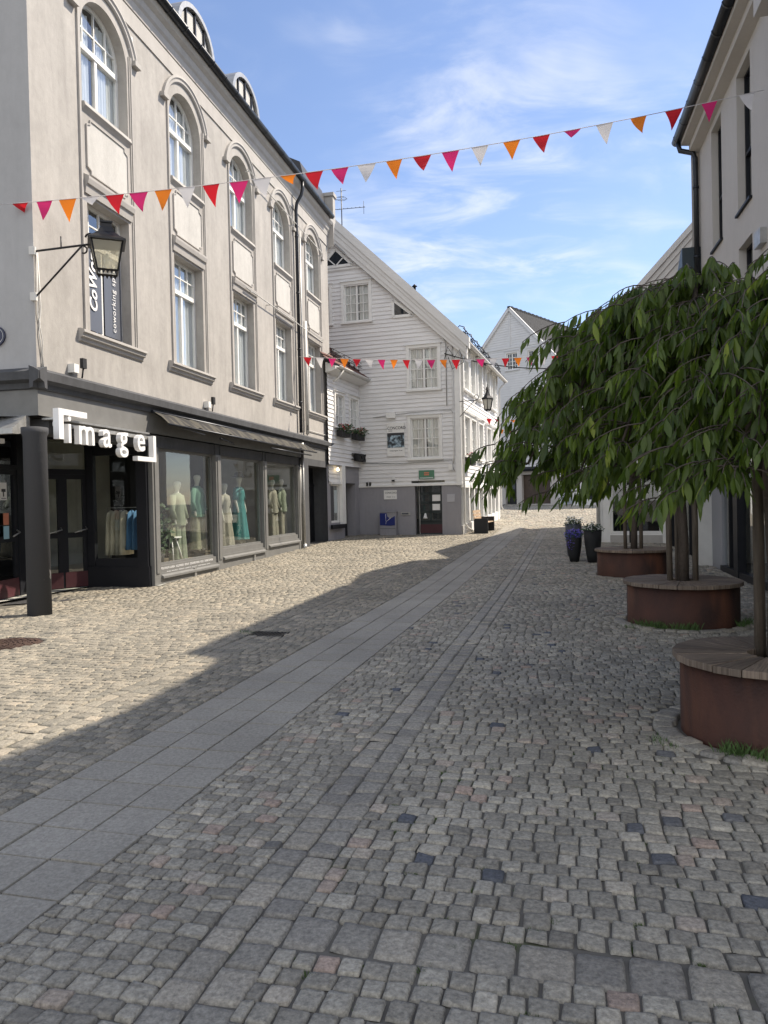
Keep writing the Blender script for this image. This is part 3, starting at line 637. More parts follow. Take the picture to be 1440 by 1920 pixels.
# main cornice, gutter and roof
mb = MB(); mb.profile(LB, S0 - .1, S1 + .02, [(0, 10.78), (.04, 10.80), (.06, 10.95), (.10, 11.0), (.12, 11.12), (.20, 11.18), (.24, 11.26), (.24, 11.36), (-.1, 11.36), (-.1, 10.78)])
mb.profile(LB, S0 - .1, S1 + .02, [(0, 10.45), (.025, 10.45), (.025, 10.78), (0, 10.78)]); part('eaves_cornice', mb, MT['trim'], bl)
mb = MB()
for k in range(7):   # curved corbel stop at the far end
    t0, t1 = pi / 2 * k / 7, pi / 2 * (k + 1) / 7
    mb.prism(LB, [(S1 + .02, 10.45 + .9 * sin(t0)), (S1 + .02, 10.45 + .9 * sin(t1)), (S1 + .02 + .28 * (1 - cos(t1)), 10.45 + .9 * sin(t1)), (S1 + .02 + .28 * (1 - cos(t0)), 10.45 + .9 * sin(t0))], -.3, .24)
mb.box(LB, S1 + .02, S1 + .3, -.6, .24, 11.35, 12.2); mb.box(LB, S1 - .02, S1 + .36, -.64, .28, 12.2, 12.32); part('parapet_stop', mb, MT['trim'], bl)
mb = MB(); n = 10
prof = [(.30 + .095 * cos(t), 11.36 + .095 * sin(t)) for t in [pi + pi * k / n for k in range(n + 1)]] + [(.30 + .08 * cos(t), 11.36 + .08 * sin(t)) for t in [2 * pi - pi * k / n for k in range(n + 1)]]
rings = [[LB.w(s_, o, z) for o, z in prof] for s_ in (S0 - .2, 11.7)]; mb.loft(rings); 
for s_ in np.arange(S0, 11.7, .62):
    mb.loft([[LB.w(a_, .30 + .103 * cos(pi + pi * k / n), 11.355 + .103 * sin(pi + pi * k / n)) for k in range(n + 1)] for a_ in (s_, s_ + .03)], cap=False)
part('gutter', mb, MT['gutter'], bl)
mb = MB(); mb.profile(LB, S0 - .2, S1 - .1, [(.24, 11.40), (-1.7, 13.0), (-5.5, 13.6), (-9, 11.4)]); rf = part('roof', mb, MT['slate'], bl)
mb = MB(); mb.profile(LB, 9.6, 11.9, [(.10, 11.5), (-.1, 12.35), (-1.6, 13.1), (-1.6, 11.5)]); part('raised_roof', mb, MT['slate'], rf)
for s0_ in (2.15, 4.95):      # eyebrow dormers
    w2, n = .80, 14; cc = s0_ + w2
    arc = lambda R, t: (cc - R * cos(t), 12.12 + R * .85 * sin(t))
    mb = MB(); face = [(cc - w2, 11.75)] + [arc(w2, pi * k / n) for k in range(n + 1)] + [(cc + w2, 11.75)]; mb.prism(LB, face[::-1], -2.0, -.32); dm = part('dormer', mb, MT['slate'], bl)
    mb = MB()
    for k in range(n):
        t0_, t1_ = pi * k / n, pi * (k + 1) / n; mb.prism(LB, [arc(w2 + .09, t0_), arc(w2 + .09, t1_), arc(w2 - .03, t1_), arc(w2 - .03, t0_)], -2.0, -.22)
    part('dormer_hood', mb, MT['steel'], dm)
    mb = MB(); mb.prism(LB, ([(cc - w2 + .1, 11.8)] + [arc(w2 - .1, pi * k / n) for k in range(n + 1)] + [(cc + w2 - .1, 11.8)])[::-1], -.32, -.30); part('dormer_panel', mb, MT['panel'], dm)
    mb = MB(); mb.box(LB, cc - .03, cc + .03, -.30, -.26, 11.8, 12.85); mb.box(LB, cc - .45, cc - .41, -.30, -.26, 11.8, 12.7); mb.box(LB, cc + .41, cc + .45, -.30, -.26, 11.8, 12.7); part('dormer_bars', mb, MT['black'], dm)
# rainwater pipes and cable runs
mb = MB(); mb.tube([LB.w(8.62, .30, 11.25), LB.w(8.62, .30, 11.05), LB.w(8.60, .26, 10.85), LB.w(8.58, .12, 10.62), LB.w(8.58, .09, 10.4), LB.w(8.58, .09, 3.7)], .05, 10)
for z in (9.6, 7.9, 6.2, 4.6): mb.tube([LB.w(8.58, .09, z), LB.w(8.58, .09, z + .04)], .06, 10)
part('downpipe', mb, MT['gutter'], bl)
mb = MB(); mb.tube([LB.w(8.92, .07, 9.9), LB.w(8.92, .07, 3.75)], .022, 8); part('conduit', mb, MT['steel'], bl); mb = MB(); mb.tube([LB.w(9.15, .10, 7.2), LB.w(9.15, .10, 3.7)], .055, 10); part('downpipe', mb, MT['pipewhite'], bl); mb = MB(); mb.tube([LB.w(8.45, .08, 2.9), LB.w(8.45, .08, .2)], .03, 8); part('conduit', mb, MT['steel'], bl); mb = MB(); mb.tube([LB.w(8.62, .10, 3.4), LB.w(8.62, .10, .18)], .045, 10)
mb.tube([LB.w(8.45, .08, 2.9), LB.w(8.45, .08, .2)], .03, 8); mb.tube([LB.w(8.62, .10, .32), LB.w(8.62, .10, .12)], .075, 12)
part('downpipe', mb, MT['steel'], bl)
def sag(p0, p1, d, n=14): return [p0.lerp(p1, k / n) - Vector((0, 0, 4 * d * (k / n) * (1 - k / n))) for k in range(n + 1)]
mb = MB()
mb.tube([LB.w(4.9, .11, 10.05), LB.w(8.3, .11, 9.98), LB.w(11.2, .09, 9.95)], .014, 6)
for s_ in (5.0, 6.4, 7.6, 9.6): mb.tube([LB.w(s_, 0, 10.04), LB.w(s_, .12, 10.04)], .012, 6)
part('cable_run', mb, MT['pipewhite'], bl); mb = MB(); mb.tube([LB.w(4.6, .12, 6.98), LB.w(8.2, .13, 6.95), LB.w(10.9, .12, 6.9)], .014, 6)
for s_ in (4.9, 6.2, 7.6, 9.3, 10.8): mb.tube([LB.w(s_, 0, 6.96), LB.w(s_, .14, 6.96)], .014, 6)
part('cable_run', mb, MT['pipewhite'], bl); mb = MB(); mb.tube([LB.w(9.3, .03, 3.30 + .55), LB.w(11.6, .03, 3.85), LB.w(11.98, .03, 3.8), LB.w(11.98, .06, 3.0)], .014, 6)
part('cable_run', mb, MT['pipewhite'], bl); mb = MB(); mb.tube([LB.w(-3.02, .02, 5.4), LB.w(-2.98, .02, 4.6), LB.w(-3.03, .02, 4.2), LB.w(-2.95, .02, 3.66)], .010, 6); mb.tube([LB.w(-3.04, .02, 5.4), LB.w(-3.05, .02, 4.5), LB.w(-2.96, .02, 4.1), LB.w(-2.98, .02, 3.66)], .008, 6)
part('cable_run', mb, MT['pipewhite'], bl)
mb = MB(); mb.box(LB, -.35, -.22, 0, .03, 10.0, 10.28); 
for k in range(5): mb.box(LB, -.34, -.23, .03, .035, 10.03 + .05 * k, 10.06 + .05 * k)
part('air_vent', mb, MT['white'], bl)

# shopfront
g0 = lambda s_: g(LB.w(s_, 0, 0).y)
mb = MB(); mb.profile(LB, S0 - .18, S1 + .18, [(0, 3.34), (.06, 3.36), (.07, 3.44), (.16, 3.48), (.17, 3.60), (.10, 3.64), (0, 3.68)]); mb.profile(ER, -9, .17, [(0, 3.34), (.06, 3.36), (.07, 3.44), (.16, 3.48), (.17, 3.60), (.10, 3.64), (0, 3.68)])
part('shop_cornice', mb, MT['dark'], bl)
mb = MB(); mb.box(LB, S0 - .02, S1, -.4, .02, 2.96, 3.56); mb.box(ER, -9, -.0, -.4, .02, 2.96, 3.56); part('fascia', mb, MT['shopgrey'], bl)
mb = MB(); mb.box(LB, -2.9, 8.5, -.3, .045, 2.70, 2.93)
for s_ in (2.72, 2.98, 5.55, 5.75): mb.box(LB, s_, s_ + .04, .045, .07, 2.70, 2.93)
part('transom_panel', mb, MT['dark'], bl)
mb = MB(); mb.rect(LB, -2.9, 8.4, 2.69, 2.69 + .001, -.5)
mb = MB(); mb.add([LB.w(S0, 0, 2.94), LB.w(0.1, 0, 2.94), LB.w(.1, -5, 2.94), LB.w(S0 - 3, -5, 2.94)], [(0, 1, 2, 3)]); part('entry_ceiling', mb, MT['blackmat'], bl)
# plinth under the windows
mb = MB(); mb.add([LB.w(0, .06, -.1), LB.w(8.5, .06, -.1), LB.w(8.5, .06, .52), LB.w(5.8, .06, .52), LB.w(5.8, .06, .42), LB.w(3, .06, .42), LB.w(3, .06, .26), LB.w(0, .06, .26)], [(0, 1, 2, 3, 4, 5, 6, 7)])
mb.box(LB, .22, 2.78, -.1, .055, .0, .26); mb.box(LB, 3.0, 5.55, -.1, .055, 0, .42); mb.box(LB, 5.8, 8.3, -.1, .055, 0, .52); part('shop_plinth', mb, MT['shopgrey'], bl)
for a, b in ((0, .24), (2.74, 3.0), (5.54, 5.80), (8.26, 8.5)): mb = MB(); mb.box(LB, a, b, -.12, .07, g0(a) - .1, 2.70); mb.box(LB, a + .06, b - .06, .065, .09, g0(a) + .25, 2.66); part('shop_pilaster', mb, MT['shopgrey'], bl)
SW = [(.24, 2.74, .42), (3.0, 5.54, .56), (5.80, 8.26, .66)]
for i, (a, b, zb) in enumerate(SW):
    mb = MB(); frame_rect(mb, LB, a, b, zb - .02, 2.70, .045, -.10, -.02); mb.box(LB, a, b, -.06, .03, zb - .24, zb - .02); mb.profile(LB, a, b, [(0, zb - .24), (.12, zb - .26), (.12, zb - .22), (.03, zb - .17), (0, zb - .17)])
    w_ = part('shop_window', mb, MT['shopgrey'], bl)
    mb = MB(); mb.rect(LB, a + .02, b - .02, zb, 2.68, -.06); part('pane', mb, MT['shopglass'], w_)
    if i == 0:
        tx = text_mb('POLO RALPH LAUREN   HOLZWEILER   REPLAY   DESIGNERS REMIX   BOZZ   SAMSØE SAMSØE', LB, a + .06, .031, zb - .095, .062, depth=.002, vx=.86)
        part('lettering', tx, MT['text_white'], w_)
        tx = text_mb('PLAIN   2ND ONE   OXPLAGE   WHISTLER   MUNTHE   SAINT TROPEZ   LEVETE', LB, a + .28, .031, zb - .185, .062, depth=.002, vx=.86)
        part('lettering', tx, MT['text_white'], w_)
# interior of the shop
mb = MB(); mb.rect(LB, .0, 8.6, .2, 2.95, -2.6); mb.quad(LB.w(8.5, -.1, .2), LB.w(8.5, -2.6, .2), LB.w(8.5, -2.6, 2.95), LB.w(8.5, -.1, 2.95)); mb.quad(LB.w(0, -2.6, 2.95), LB.w(8.6, -2.6, 2.95), LB.w(8.6, -.05, 2.95), LB.w(0, -.05, 2.95))
part('interior_wall', mb, MT['inner'], bl)
mb = MB(); mb.box(LB, .05, 8.5, -2.6, -.12, .1, .36); part('display_floor', mb, MT['floorin'], bl)
# showcase that closes the recessed entry
SF = FR(-4.50, 14.06, -79 + 180); SF = FR(-5.72, 14.28, 99.5)      # s from the door towards the corner pilaster
mb = MB(); frame_rect(mb, SF, .0, 1.25, .42, 2.72, .16, -.05, .03); mb.box(SF, -.02, 1.27, -.08, .05, .0, .42); mb.box(SF, -.02, 1.27, -.05, .05, 2.72, 2.95); mb.box(SF, .02, .16, .03, .06, .45, 2.7); mb.box(SF, 1.04, 1.25, .03, .06, .4, 2.7); sc_ = part('entry_showcase', mb, MT['dark2'], bl)
mb = MB(); mb.rect(SF, .1, 1.15, .5, 2.65, -.01); part('pane', mb, MT['shopglass'], sc_)
# doors: a slanted double door and a single one by the corner
DF = FR(-6.42, 13.55, 43)
dl = MB(); L1 = 1.0
def glazed_door(fr, a, b, z0, z1, kick, nm='door', rail=1.0, col='dark2'):
    mb = MB(); frame_rect(mb, fr, a, b, z0, z1, .09, -.03, .03); mb.box(fr, a + .09, b - .09, -.028, .028, rail, rail + .10); d_ = part(nm, mb, MT[col], bl)
    mb = MB(); mb.rect(fr, a + .05, b - .05, z0 + .05, z1 - .05, 0); part('pane', mb, MT['shopglass'], d_)
    mb = MB(); mb.box(fr, a + .02, b - .02, .03, .04, z0 + .01, z0 + kick); part('kick_board', mb, MT['maroon'], d_)
    mb = MB(); mb.tube([fr.w(b - .05, .04, rail + .2), fr.w(b - .05, .10, rail + .16), fr.w(b - .3, .12, rail + .1)], .013, 6); part('handle', mb, MT['steel'], d_); return d_
glazed_door(DF, .04, .52, .05, 2.2, .30); glazed_door(DF, .52, 1.0, .05, 2.2, .30)
mb = MB(); mb.box(DF, -.05, .04, -.05, .05, 0, 2.95); mb.box(DF, 1.0, 1.06, -.05, .05, 0, 2.95); mb.box(DF, .04, 1.0, -.05, .05, 2.2, 2.3); mb.box(DF, .04, 1.0, -.05, .04, 2.85, 2.95); part('door_frame', mb, MT['dark2'], bl)
mb = MB(); mb.rect(DF, .04, 1.0, 2.3, 2.85, 0); part('fanlight', mb, MT['shopglass'], bl)
DG = FR(-6.50, 12.0, 3)
glazed_door(DG, .1, .95, .05, 2.25, .32); mb = MB(); mb.box(DG, -.3, .1, -.06, .06, 0, 2.95); mb.box(DG, .95, 1.5, -.06, .05, 0, 2.95); mb.box(DG, .1, .95, -.05, .05, 2.25, 2.33); part('door_frame', mb, MT['dark2'], bl)
mb = MB(); mb.rect(DG, .1, .95, 2.33, 2.95, 0); part('fanlight', mb, MT['shopglass'], bl)
mb = MB(); mb.box(DG, .42, .62, .035, .04, 1.72, 2.02); nd = part('notice', mb, MT['text_white'], bl, 'white camera surveillance notice')
mb = MB(); mb.box(DG, .46, .58, .041, .044, 1.86, 1.91); mb.box(DG, .50, .53, .041, .044, 1.78, 1.87); mb.box(DG, .45, .59, .041, .044, 1.745, 1.755); part('notice_print', mb, MT['text_dark'], nd)
mb = MB(); mb.box(DG, .50, .66, .035, .04, 1.30, 1.50); part('notice', mb, MT['salmon'], bl, 'orange red sticker'); mb = MB(); mb.box(DG, .50, .66, .035, .04, 1.06, 1.28); part('notice', mb, pbr('pale blue paper', (.3, .5, .6), .6), bl, 'pale blue sticker')
mb = MB(); mb.add([(-6.55, 11.2, .004), (-4.5, 13.95, .012), (-5.72, 14.2, .012), (-6.42, 13.5, .012)], [(0, 1, 2, 3)]); mb = MB()
mb.box(W0, -9.5, -5.55, -14.6, -13.0, -.05, .03); 
# rooms behind the doors
mb = MB(); mb.quad((-8.6, 11, 0), (-8.6, 17.3, 0), (-8.6, 17.3, 3), (-8.6, 11, 3)); mb.quad((-8.6, 17.3, 0), (-4.2, 17.3, 0), (-4.2, 17.3, 3), (-8.6, 17.3, 3)); part('interior_wall', mb, MT['void'], bl)
mb = MB(); mb.quad((-8.6, 11.6, .045), (-6.5, 11.6, .045), (-5.72, 14.3, .045), (-8.6, 17.2, .045)); mb.quad((-5.72, 14.3, .045), (-4.3, 14.1, .045), (-4.2, 17.2, .045), (-8.6, 17.2, .045)); part('interior_floor', mb, MT['inner'], bl)
mb = MB(); mb.box(ER, -9, -1.42, -.15, .0, 0, 2.96); part('end_shopfront', mb, MT['dark2'], bl)
# round corner column
cx, cyy = -5.06, 10.78
mb = MB(); mb.lathe((cx, cyy, 0), [(.168, -.05), (.162, 2.62), (.185, 2.66), (.185, 2.74), (.12, 2.75)], 28)
m, nt, out = new_mat('chipped anthracite column'); b = nt.nodes.new('ShaderNodeBsdfPrincipled'); b.inputs['Roughness'].default_value = .8; nt.links.new(b.outputs[0], out.inputs[0])
tc = nt.nodes.new('ShaderNodeTexCoord'); mp = nt.nodes.new('ShaderNodeMapping'); mp.inputs['Location'].default_value = (0.35, 0.2, 0.15); mp.inputs['Scale'].default_value = (1, 1, .7); nt.links.new(tc.outputs['Object'], mp.inputs[0])
n = nt.nodes.new('ShaderNodeTexNoise'); n.inputs['Scale'].default_value = 3.6; n.inputs['Detail'].default_value = 3; nt.links.new(mp.outputs[0], n.inputs['Vector'])
sp = nt.nodes.new('ShaderNodeSeparateXYZ'); nt.links.new(tc.outputs['Object'], sp.inputs[0]); rz = nt.nodes.new('ShaderNodeMapRange'); rz.inputs['From Min'].default_value = .95; rz.inputs['From Max'].default_value = .55; rz.inputs['To Min'].default_value = -.25; rz.inputs['To Max'].default_value = 0; nt.links.new(sp.outputs[2], rz.inputs['Value'])
ad = nt.nodes.new('ShaderNodeMath'); nt.links.new(n.outputs['Fac'], ad.inputs[0]); nt.links.new(rz.outputs[0], ad.inputs[1])
cr = nt.nodes.new('ShaderNodeValToRGB'); e = cr.color_ramp.elements; e[0].position = .60; e[0].color = (.045, .047, .053, 1); e[1].position = .625; e[1].color = (.42, .42, .43, 1); nt.links.new(ad.outputs[0], cr.inputs[0]); nt.links.new(cr.outputs[0], b.inputs['Base Color'])
n5 = nt.nodes.new('ShaderNodeTexNoise'); n5.inputs['Scale'].default_value = 30; n5.inputs['Detail'].default_value = 6; nt.links.new(tc.outputs['Object'], n5.inputs['Vector']); bp = nt.nodes.new('ShaderNodeBump'); bp.inputs['Strength'].default_value = .4; bp.inputs['Distance'].default_value = .01; nt.links.new(n5.outputs['Fac'], bp.inputs['Height']); nt.links.new(bp.outputs[0], b.inputs['Normal'])
part('corner_column', mb, m, bl)
# far portal
mb = MB(); mb.box(LB, 8.72, 9.30, -.5, .05, 0, 2.96); mb.box(LB, 11.40, S1 - .01, -.6, .05, 0, 2.96)
for z in (.75, 1.3, 1.85, 2.4):
    mb.box(LB, 11.38, S1 + .005, -.3, .056, z, z + .012)
mb.box(LB, 9.3, 11.4, -.5, .03, 2.75, 2.96); part('portal', mb, MT['dark'], bl)
mb = MB(); mb.box(LB, 9.3, 11.4, -.55, -.5, 0, 2.75)
for k in range(14): mb.box(LB, 9.32 + .15 * k, 9.45 + .15 * k, -.5, -.485, .25, 2.1)
mb.box(LB, 9.3, 11.4, -.5, -.46, 2.12, 2.2); part('door', mb, MT['dark2'], bl, 'wide dark boarded double door')
for s_ in (1.55, 4.75): 
    mb = MB(); mb.box(LB, s_, s_ + .09, .055, .10, g0(s_) + .02, g0(s_) + .20); part('vent_cover', mb, MT['steel'], bl)
# entry mats
mb = MB(); mb.quad((-6.3, 11.9, .02), (-5.25, 12.3, .02), (-4.62, 13.75, .02), (-5.6, 13.95, .02)); solo('entrance_mat', mb, pbr('ribbed mat', (.045, .045, .048), .8, var=.4, vscale=30, bump=.8, bscale=60), 'dark ribbed doormat set in front of the shop doors', 'doormat')

# ---- raised letters on a bracket
sg_ = thing('shop_sign', 'white raised lower case letters between two corner brackets over the shop entry', 'sign', LB.w(-1.6, .3, 2.6))
so = .30
mb = MB(); mb.box(LB, -3.05, -2.94, so - .07, so + .03, 2.60, 3.06); mb.box(LB, -2.94, -2.36, so - .07, so + .03, 2.97, 3.06); part('bracket_mark', mb, MT['text_white'], sg_)
mb = MB(); mb.box(LB, -.38, -.29, so - .07, so + .03, 2.38, 2.86); mb.box(LB, -.92, -.38, so - .07, so + .03, 2.38, 2.46); part('bracket_mark', mb, MT['text_white'], sg_)
adv = {'i': -2.86, 'm': -2.60, 'a': -1.95, 'g': -1.46, 'e': -.93}
for ch, s_ in adv.items():
    part('letter', text_mb(ch, LB, s_, so - .06, 2.56, .62, depth=.09, bold=.004, vx=.95), MT['text_white'], sg_)
mb = MB(); mb.box(LB, -3.0, -.3, so - .12, so - .09, 2.80, 2.86); mb.box(LB, -3.0, -.3, .0, so - .09, 2.90, 2.93)
for s_ in (-2.6, -1.6, -.7): mb.box(LB, s_, s_ + .03, 0, so - .09, 2.82, 2.85)
part('rail', mb, MT['steel'], sg_)

# ---- folded awning over the shop windows
m, nt, out = new_mat('striped awning cloth'); b = nt.nodes.new('ShaderNodeBsdfPrincipled'); b.inputs['Roughness'].default_value = .85; nt.links.new(b.outputs[0], out.inputs[0])
tc = nt.nodes.new('ShaderNodeTexCoord'); wv = nt.nodes.new('ShaderNodeTexWave'); wv.bands_direction = 'Y'; wv.inputs['Scale'].default_value = 1.1; wv.inputs['Distortion'].default_value = 2.2; wv.inputs['Detail'].default_value = 2
nt.links.new(tc.outputs['Object'], wv.inputs[0]); cr = nt.nodes.new('ShaderNodeValToRGB'); e = cr.color_ramp.elements; e[0].position = .42; e[0].color = (.018, .017, .016, 1); e[1].position = .56; e[1].color = (.06, .055, .042, 1); nt.links.new(wv.outputs[0], cr.inputs[0]); nt.links.new(cr.outputs[0], b.inputs['Base Color'])
aw = thing('shop_awning', 'half folded black and tan striped awning above the display windows', 'awning', LB.w(4.5, 0, 3.0))
mb = MB(); N = 90; r0 = []; 
for i in range(N + 1):
    s_ = .05 + 8.9 * i / N; w = .035 * sin(i * 1.3) + .02 * sin(i * .4)
    mb.v += [tuple(LB.w(s_, .10, 3.37)), tuple(LB.w(s_ - .01, .27, 3.27 + w)), tuple(LB.w(s_ - .03, .43, 3.13 - w * .5))]
for i in range(N):
    for k in range(2): mb.f.append((3 * i + k, 3 * i + 3 + k, 3 * i + 4 + k, 3 * i + 1 + k)); mb.sm.append(True)
part('cloth', mb, m, aw)
mb = MB(); mb.tube([LB.w(.0, .44, 3.11), LB.w(8.95, .44, 3.11)], .022, 8); mb.tube([LB.w(0, .1, 3.36), LB.w(8.9, .1, 3.36)], .035, 8); mb.tube([LB.w(.1, .12, 3.34), LB.w(.25, .4, 3.12), LB.w(1.5, .42, 3.03)], .02, 6); mb.tube([LB.w(2.3, .4, 3.02), LB.w(3.2, .3, 2.98)], .022, 6); mb.tube([LB.w(5.2, .44, 3.0), LB.w(8.5, .42, 3.0)], .02, 6)
part('arms', mb, MT['gutter'], aw)
aw = thing('shop_awning', 'small pale grey awning box over the doors at the left edge', 'awning', ER.w(-.9, 0, 2.9))
mb = MB(); mb.profile(ER, -4.5, -.12, [(.03, 2.94), (.10, 2.96), (.42, 2.74), (.42, 2.66), (.30, 2.66), (.03, 2.72)]); part('cloth', mb, MT['steel'], aw)
mb = MB(); mb.box(ER, -4.5, -.5, .10, .30, 2.55, 2.62); part('arms', mb, MT['white'], aw)
# flood lights and cameras on the cornice
for s_, wh in ((-2.15, 1), (2.55, 1), (9.1, 0)):
    lb = {-2.15: 'black and white floodlight on the cornice above the lettering', 2.55: 'black and white floodlight on the cornice between the second and third bays', 9.1: 'black floodlight on the cornice beside the white pipe'}[s_]
    t = thing('floodlight', lb, 'floodlight', LB.w(s_, .1, 3.68), 'floodlights along the dark cornice')
    mb = MB(); mb.box(LB, s_, s_ + .10, .08, .14, 3.82, 3.98); part('lamp_head', mb, MT['blackmat'], t)
    mb = MB(); mb.tube([LB.w(s_ + .02, .10, 3.66), LB.w(s_ + .05, .11, 3.84)], .014, 6); part('bracket', mb, MT['blackmat'], t)
    if wh: mb = MB(); mb.box(LB, s_ - .20, s_ - .08, .0, .12, 3.72, 3.86); part('junction_box', mb, MT['white'], t)
# oval plaque
pl = thing('wall_plaque', 'dark blue oval enamel plaque at the left edge', 'plaque', ER.w(-.72, .02, 4.18))
mb = MB(); n = 36; mb.prism(ER, [(-.72 + .22 * cos(2 * pi * k / n), 4.18 + .17 * sin(2 * pi * k / n)) for k in range(n)], 0.01, .035); part('plate', mb, MT['plaque'], pl)
mb = MB()
for k in range(n):
    a0, a1 = 2 * pi * k / n, 2 * pi * (k + 1) / n
    mb.prism(ER, [(-.72 + .195 * cos(a0), 4.18 + .145 * sin(a0)), (-.72 + .195 * cos(a1), 4.18 + .145 * sin(a1)), (-.72 + .187 * cos(a1), 4.18 + .138 * sin(a1)), (-.72 + .187 * cos(a0), 4.18 + .138 * sin(a0))], .035, .037)
mb.box(ER, -.86, -.58, .035, .037, 4.09, 4.10); part('ring', mb, MT['steel'], pl)

# ============================================================ CLAPBOARD HOUSES
def clap(mb, fr, z0, z1, step, left, right, holes=(), lip=.031, off=-.012):
    z = z0
    while z < z1 - 1e-3:
        zt = min(z + step, z1); zc = (z + zt) / 2
        la, lb_ = left(z), left(zt); ra, rb = right(z), right(zt)
        segs = [(la, lb_, ra, rb)]
        for h in holes:
            if h[2] < zc < h[3]:
                ns = []
                for (a, a2, b, b2) in segs:
                    if h[1] <= min(a, a2) or h[0] >= max(b, b2): ns.append((a, a2, b, b2)); continue
                    if h[0] > a: ns.append((a, a2, h[0], h[0]))
                    if h[1] < b: ns.append((h[1], h[1], b, b2))
                segs = ns
        j = random.uniform(-.002, .002)
        for (a, a2, b, b2) in segs:
            if b - a < .01 and b2 - a2 < .01: continue
            A, B, C_, D_ = fr.w(a, off + lip + j, z), fr.w(b, off + lip + j, z), fr.w(b2, off + .002, zt + .01), fr.w(a2, off + .002, zt + .01)
            mb.quad(A, B, C_, D_); mb.quad(fr.w(a, off - .01, z), fr.w(b, off - .01, z), B, A)
        z += step
def casing(mb, fr, h, w=.11, o0=0.0, o1=.05, sill=True):
    a, b, c, d = h
    mb.box(fr, a - w, a, o0 - .1, o1, c, d); mb.box(fr, b, b + w, o0 - .1, o1, c, d); mb.box(fr, a - w, b + w, o0 - .1, o1 + .004, d, d + w); mb.profile(fr, a - w - .04, b + w + .04, [(0, d + w), (o1 + .05, d + w), (0, d + w + .05)])
    if sill: mb.box(fr, a - w - .03, b + w + .03, o0 - .1, o1 + .05, c - .06, c)

# ---- the tall gabled house facing the camera
CG = FR(2.82, 26.9, 107.5); CS = FR(2.82, 26.9, 17.5)      # gable (s<0 is left) and street side
ch = thing('gabled_clapboard_house', 'tall white clapboard house with a grey ground floor and a dark green glazed door', 'house', (2.82, 26.9, .3))
RK = lambda s_: 7.52 + (-s_) * .975 if s_ > -4.65 else 12.05 - (-s_ - 4.65) * .975
rightf = lambda z: 0.0 if z < 7.52 else -(z - 7.52) / .975
leftf = lambda z: -9.3 if z < 7.52 else -9.3 + (z - 7.52) / .975
gw = [(-1.84, -.76, 3.12, 4.62), (-1.84, -.76, 5.66, 7.20), (-4.36, -3.36, 8.38, 9.80), (-5.95, -4.95, 8.38, 9.80)]
dr = (-1.74, -.72, .30, 2.22)
mb = MB(); clap(mb, CG, 2.15, 12.0, .152, leftf, rightf, gw + [(-1.86, -.6, 2.0, 2.30)]); 
sw_c = [1.0, 2.35, 3.95, 5.95, 7.55]
sh = [(c - .48, c + .48, 5.68, 7.20) for c in sw_c] + [(c - .48, c + .48, 3.20, 4.66) for c in sw_c]
clap(mb, CS, 2.15, 7.60, .152, lambda z: 0.0, lambda z: 9.0, sh)
part('clapboards', mb, MT['clap'], ch)
mb = MB(); wall_grid(mb, CG, -9.3, 0, .0, 2.15, [dr]); reveal(mb, CG, dr, 0, -.25, bottom=False); part('ground_floor_wall', mb, MT['plinth'], ch)
mb = MB(); mb.box(CG, -.15, .03, -.02, .05, 2.1, 7.6); mb.box(CS, -.03, .15, -.02, .05, 2.1, 7.6); mb.box(CS, 8.85, 9.03, -.02, .05, .7, 7.6); mb.profile(CG, -9.3, .06, [(0, 2.11), (.045, 2.11), (.045, 2.18), (0, 2.22)]); mb.profile(CS, -.04, 9.0, [(0, 2.11), (.045, 2.11), (.045, 2.18), (0, 2.22)]); mb.box(CS, 0, 9.0, -.02, .05, 4.92, 4.98)
part('corner_boards', mb, MT['white'], ch)
for h in gw:
    mb = MB(); casing(mb, CG, h); w_ = window(ch, CG, *h, .04, cols=2, curtain='curtain2', muntins=(2, 4), fw_=.05, cgap=.16); part('casing', mb, MT['white'], w_)
for h in sh:
    mb = MB(); casing(mb, CS, h, w=.12, o1=.10); w_ = window(ch, CS, *h, .02, cols=2, curtain='curtain2', muntins=(2, 4), fw_=.05, cgap=.12); part('casing', mb, MT['white'], w_)
# attic lights: a diamond-glazed triangle and a raked one
mb = MB(); T = [(-5.30, 10.55), (-4.0, 10.55), (-4.65, 11.20)]; mb.prism(CG, T, .0, .035); tw = part('attic_window', mb, MT['glassdark'], ch)
mb = MB()
def bar(mb, fr, p, q, w, o0, o1):
    dx_, dz = q[0] - p[0], q[1] - p[1]; l = sqrt(dx_ * dx_ + dz * dz); nx_, nz = -dz / l * w / 2, dx_ / l * w / 2
    mb.prism(fr, [(p[0] - nx_, p[1] - nz), (q[0] - nx_, q[1] - nz), (q[0] + nx_, q[1] + nz), (p[0] + nx_, p[1] + nz)], o0, o1)
for p_, q_, w in ((T[0], T[1], .10), (T[1], T[2], .10), (T[2], T[0], .10), ((-4.97, 10.87), (-4.65, 10.57), .04), ((-4.33, 10.87), (-4.65, 10.57), .04)): bar(mb, CG, p_, q_, w, .0, .055)
bar(mb, CG, (-5.75, 10.42), (-3.55, 10.42), .05, 0, .05); part('window_bars', mb, MT['white'], tw)
mb = MB(); T = [(-2.42, 8.42), (-1.66, 8.42), (-2.42, 9.05)]; mb.prism(CG, T, .0, .03); tw = part('attic_window', mb, MT['glassdark'], ch)
mb = MB()
for k in range(3): bar(mb, CG, T[k], T[(k + 1) % 3], .10, 0, .06)
part('window_bars', mb, MT['white'], tw)
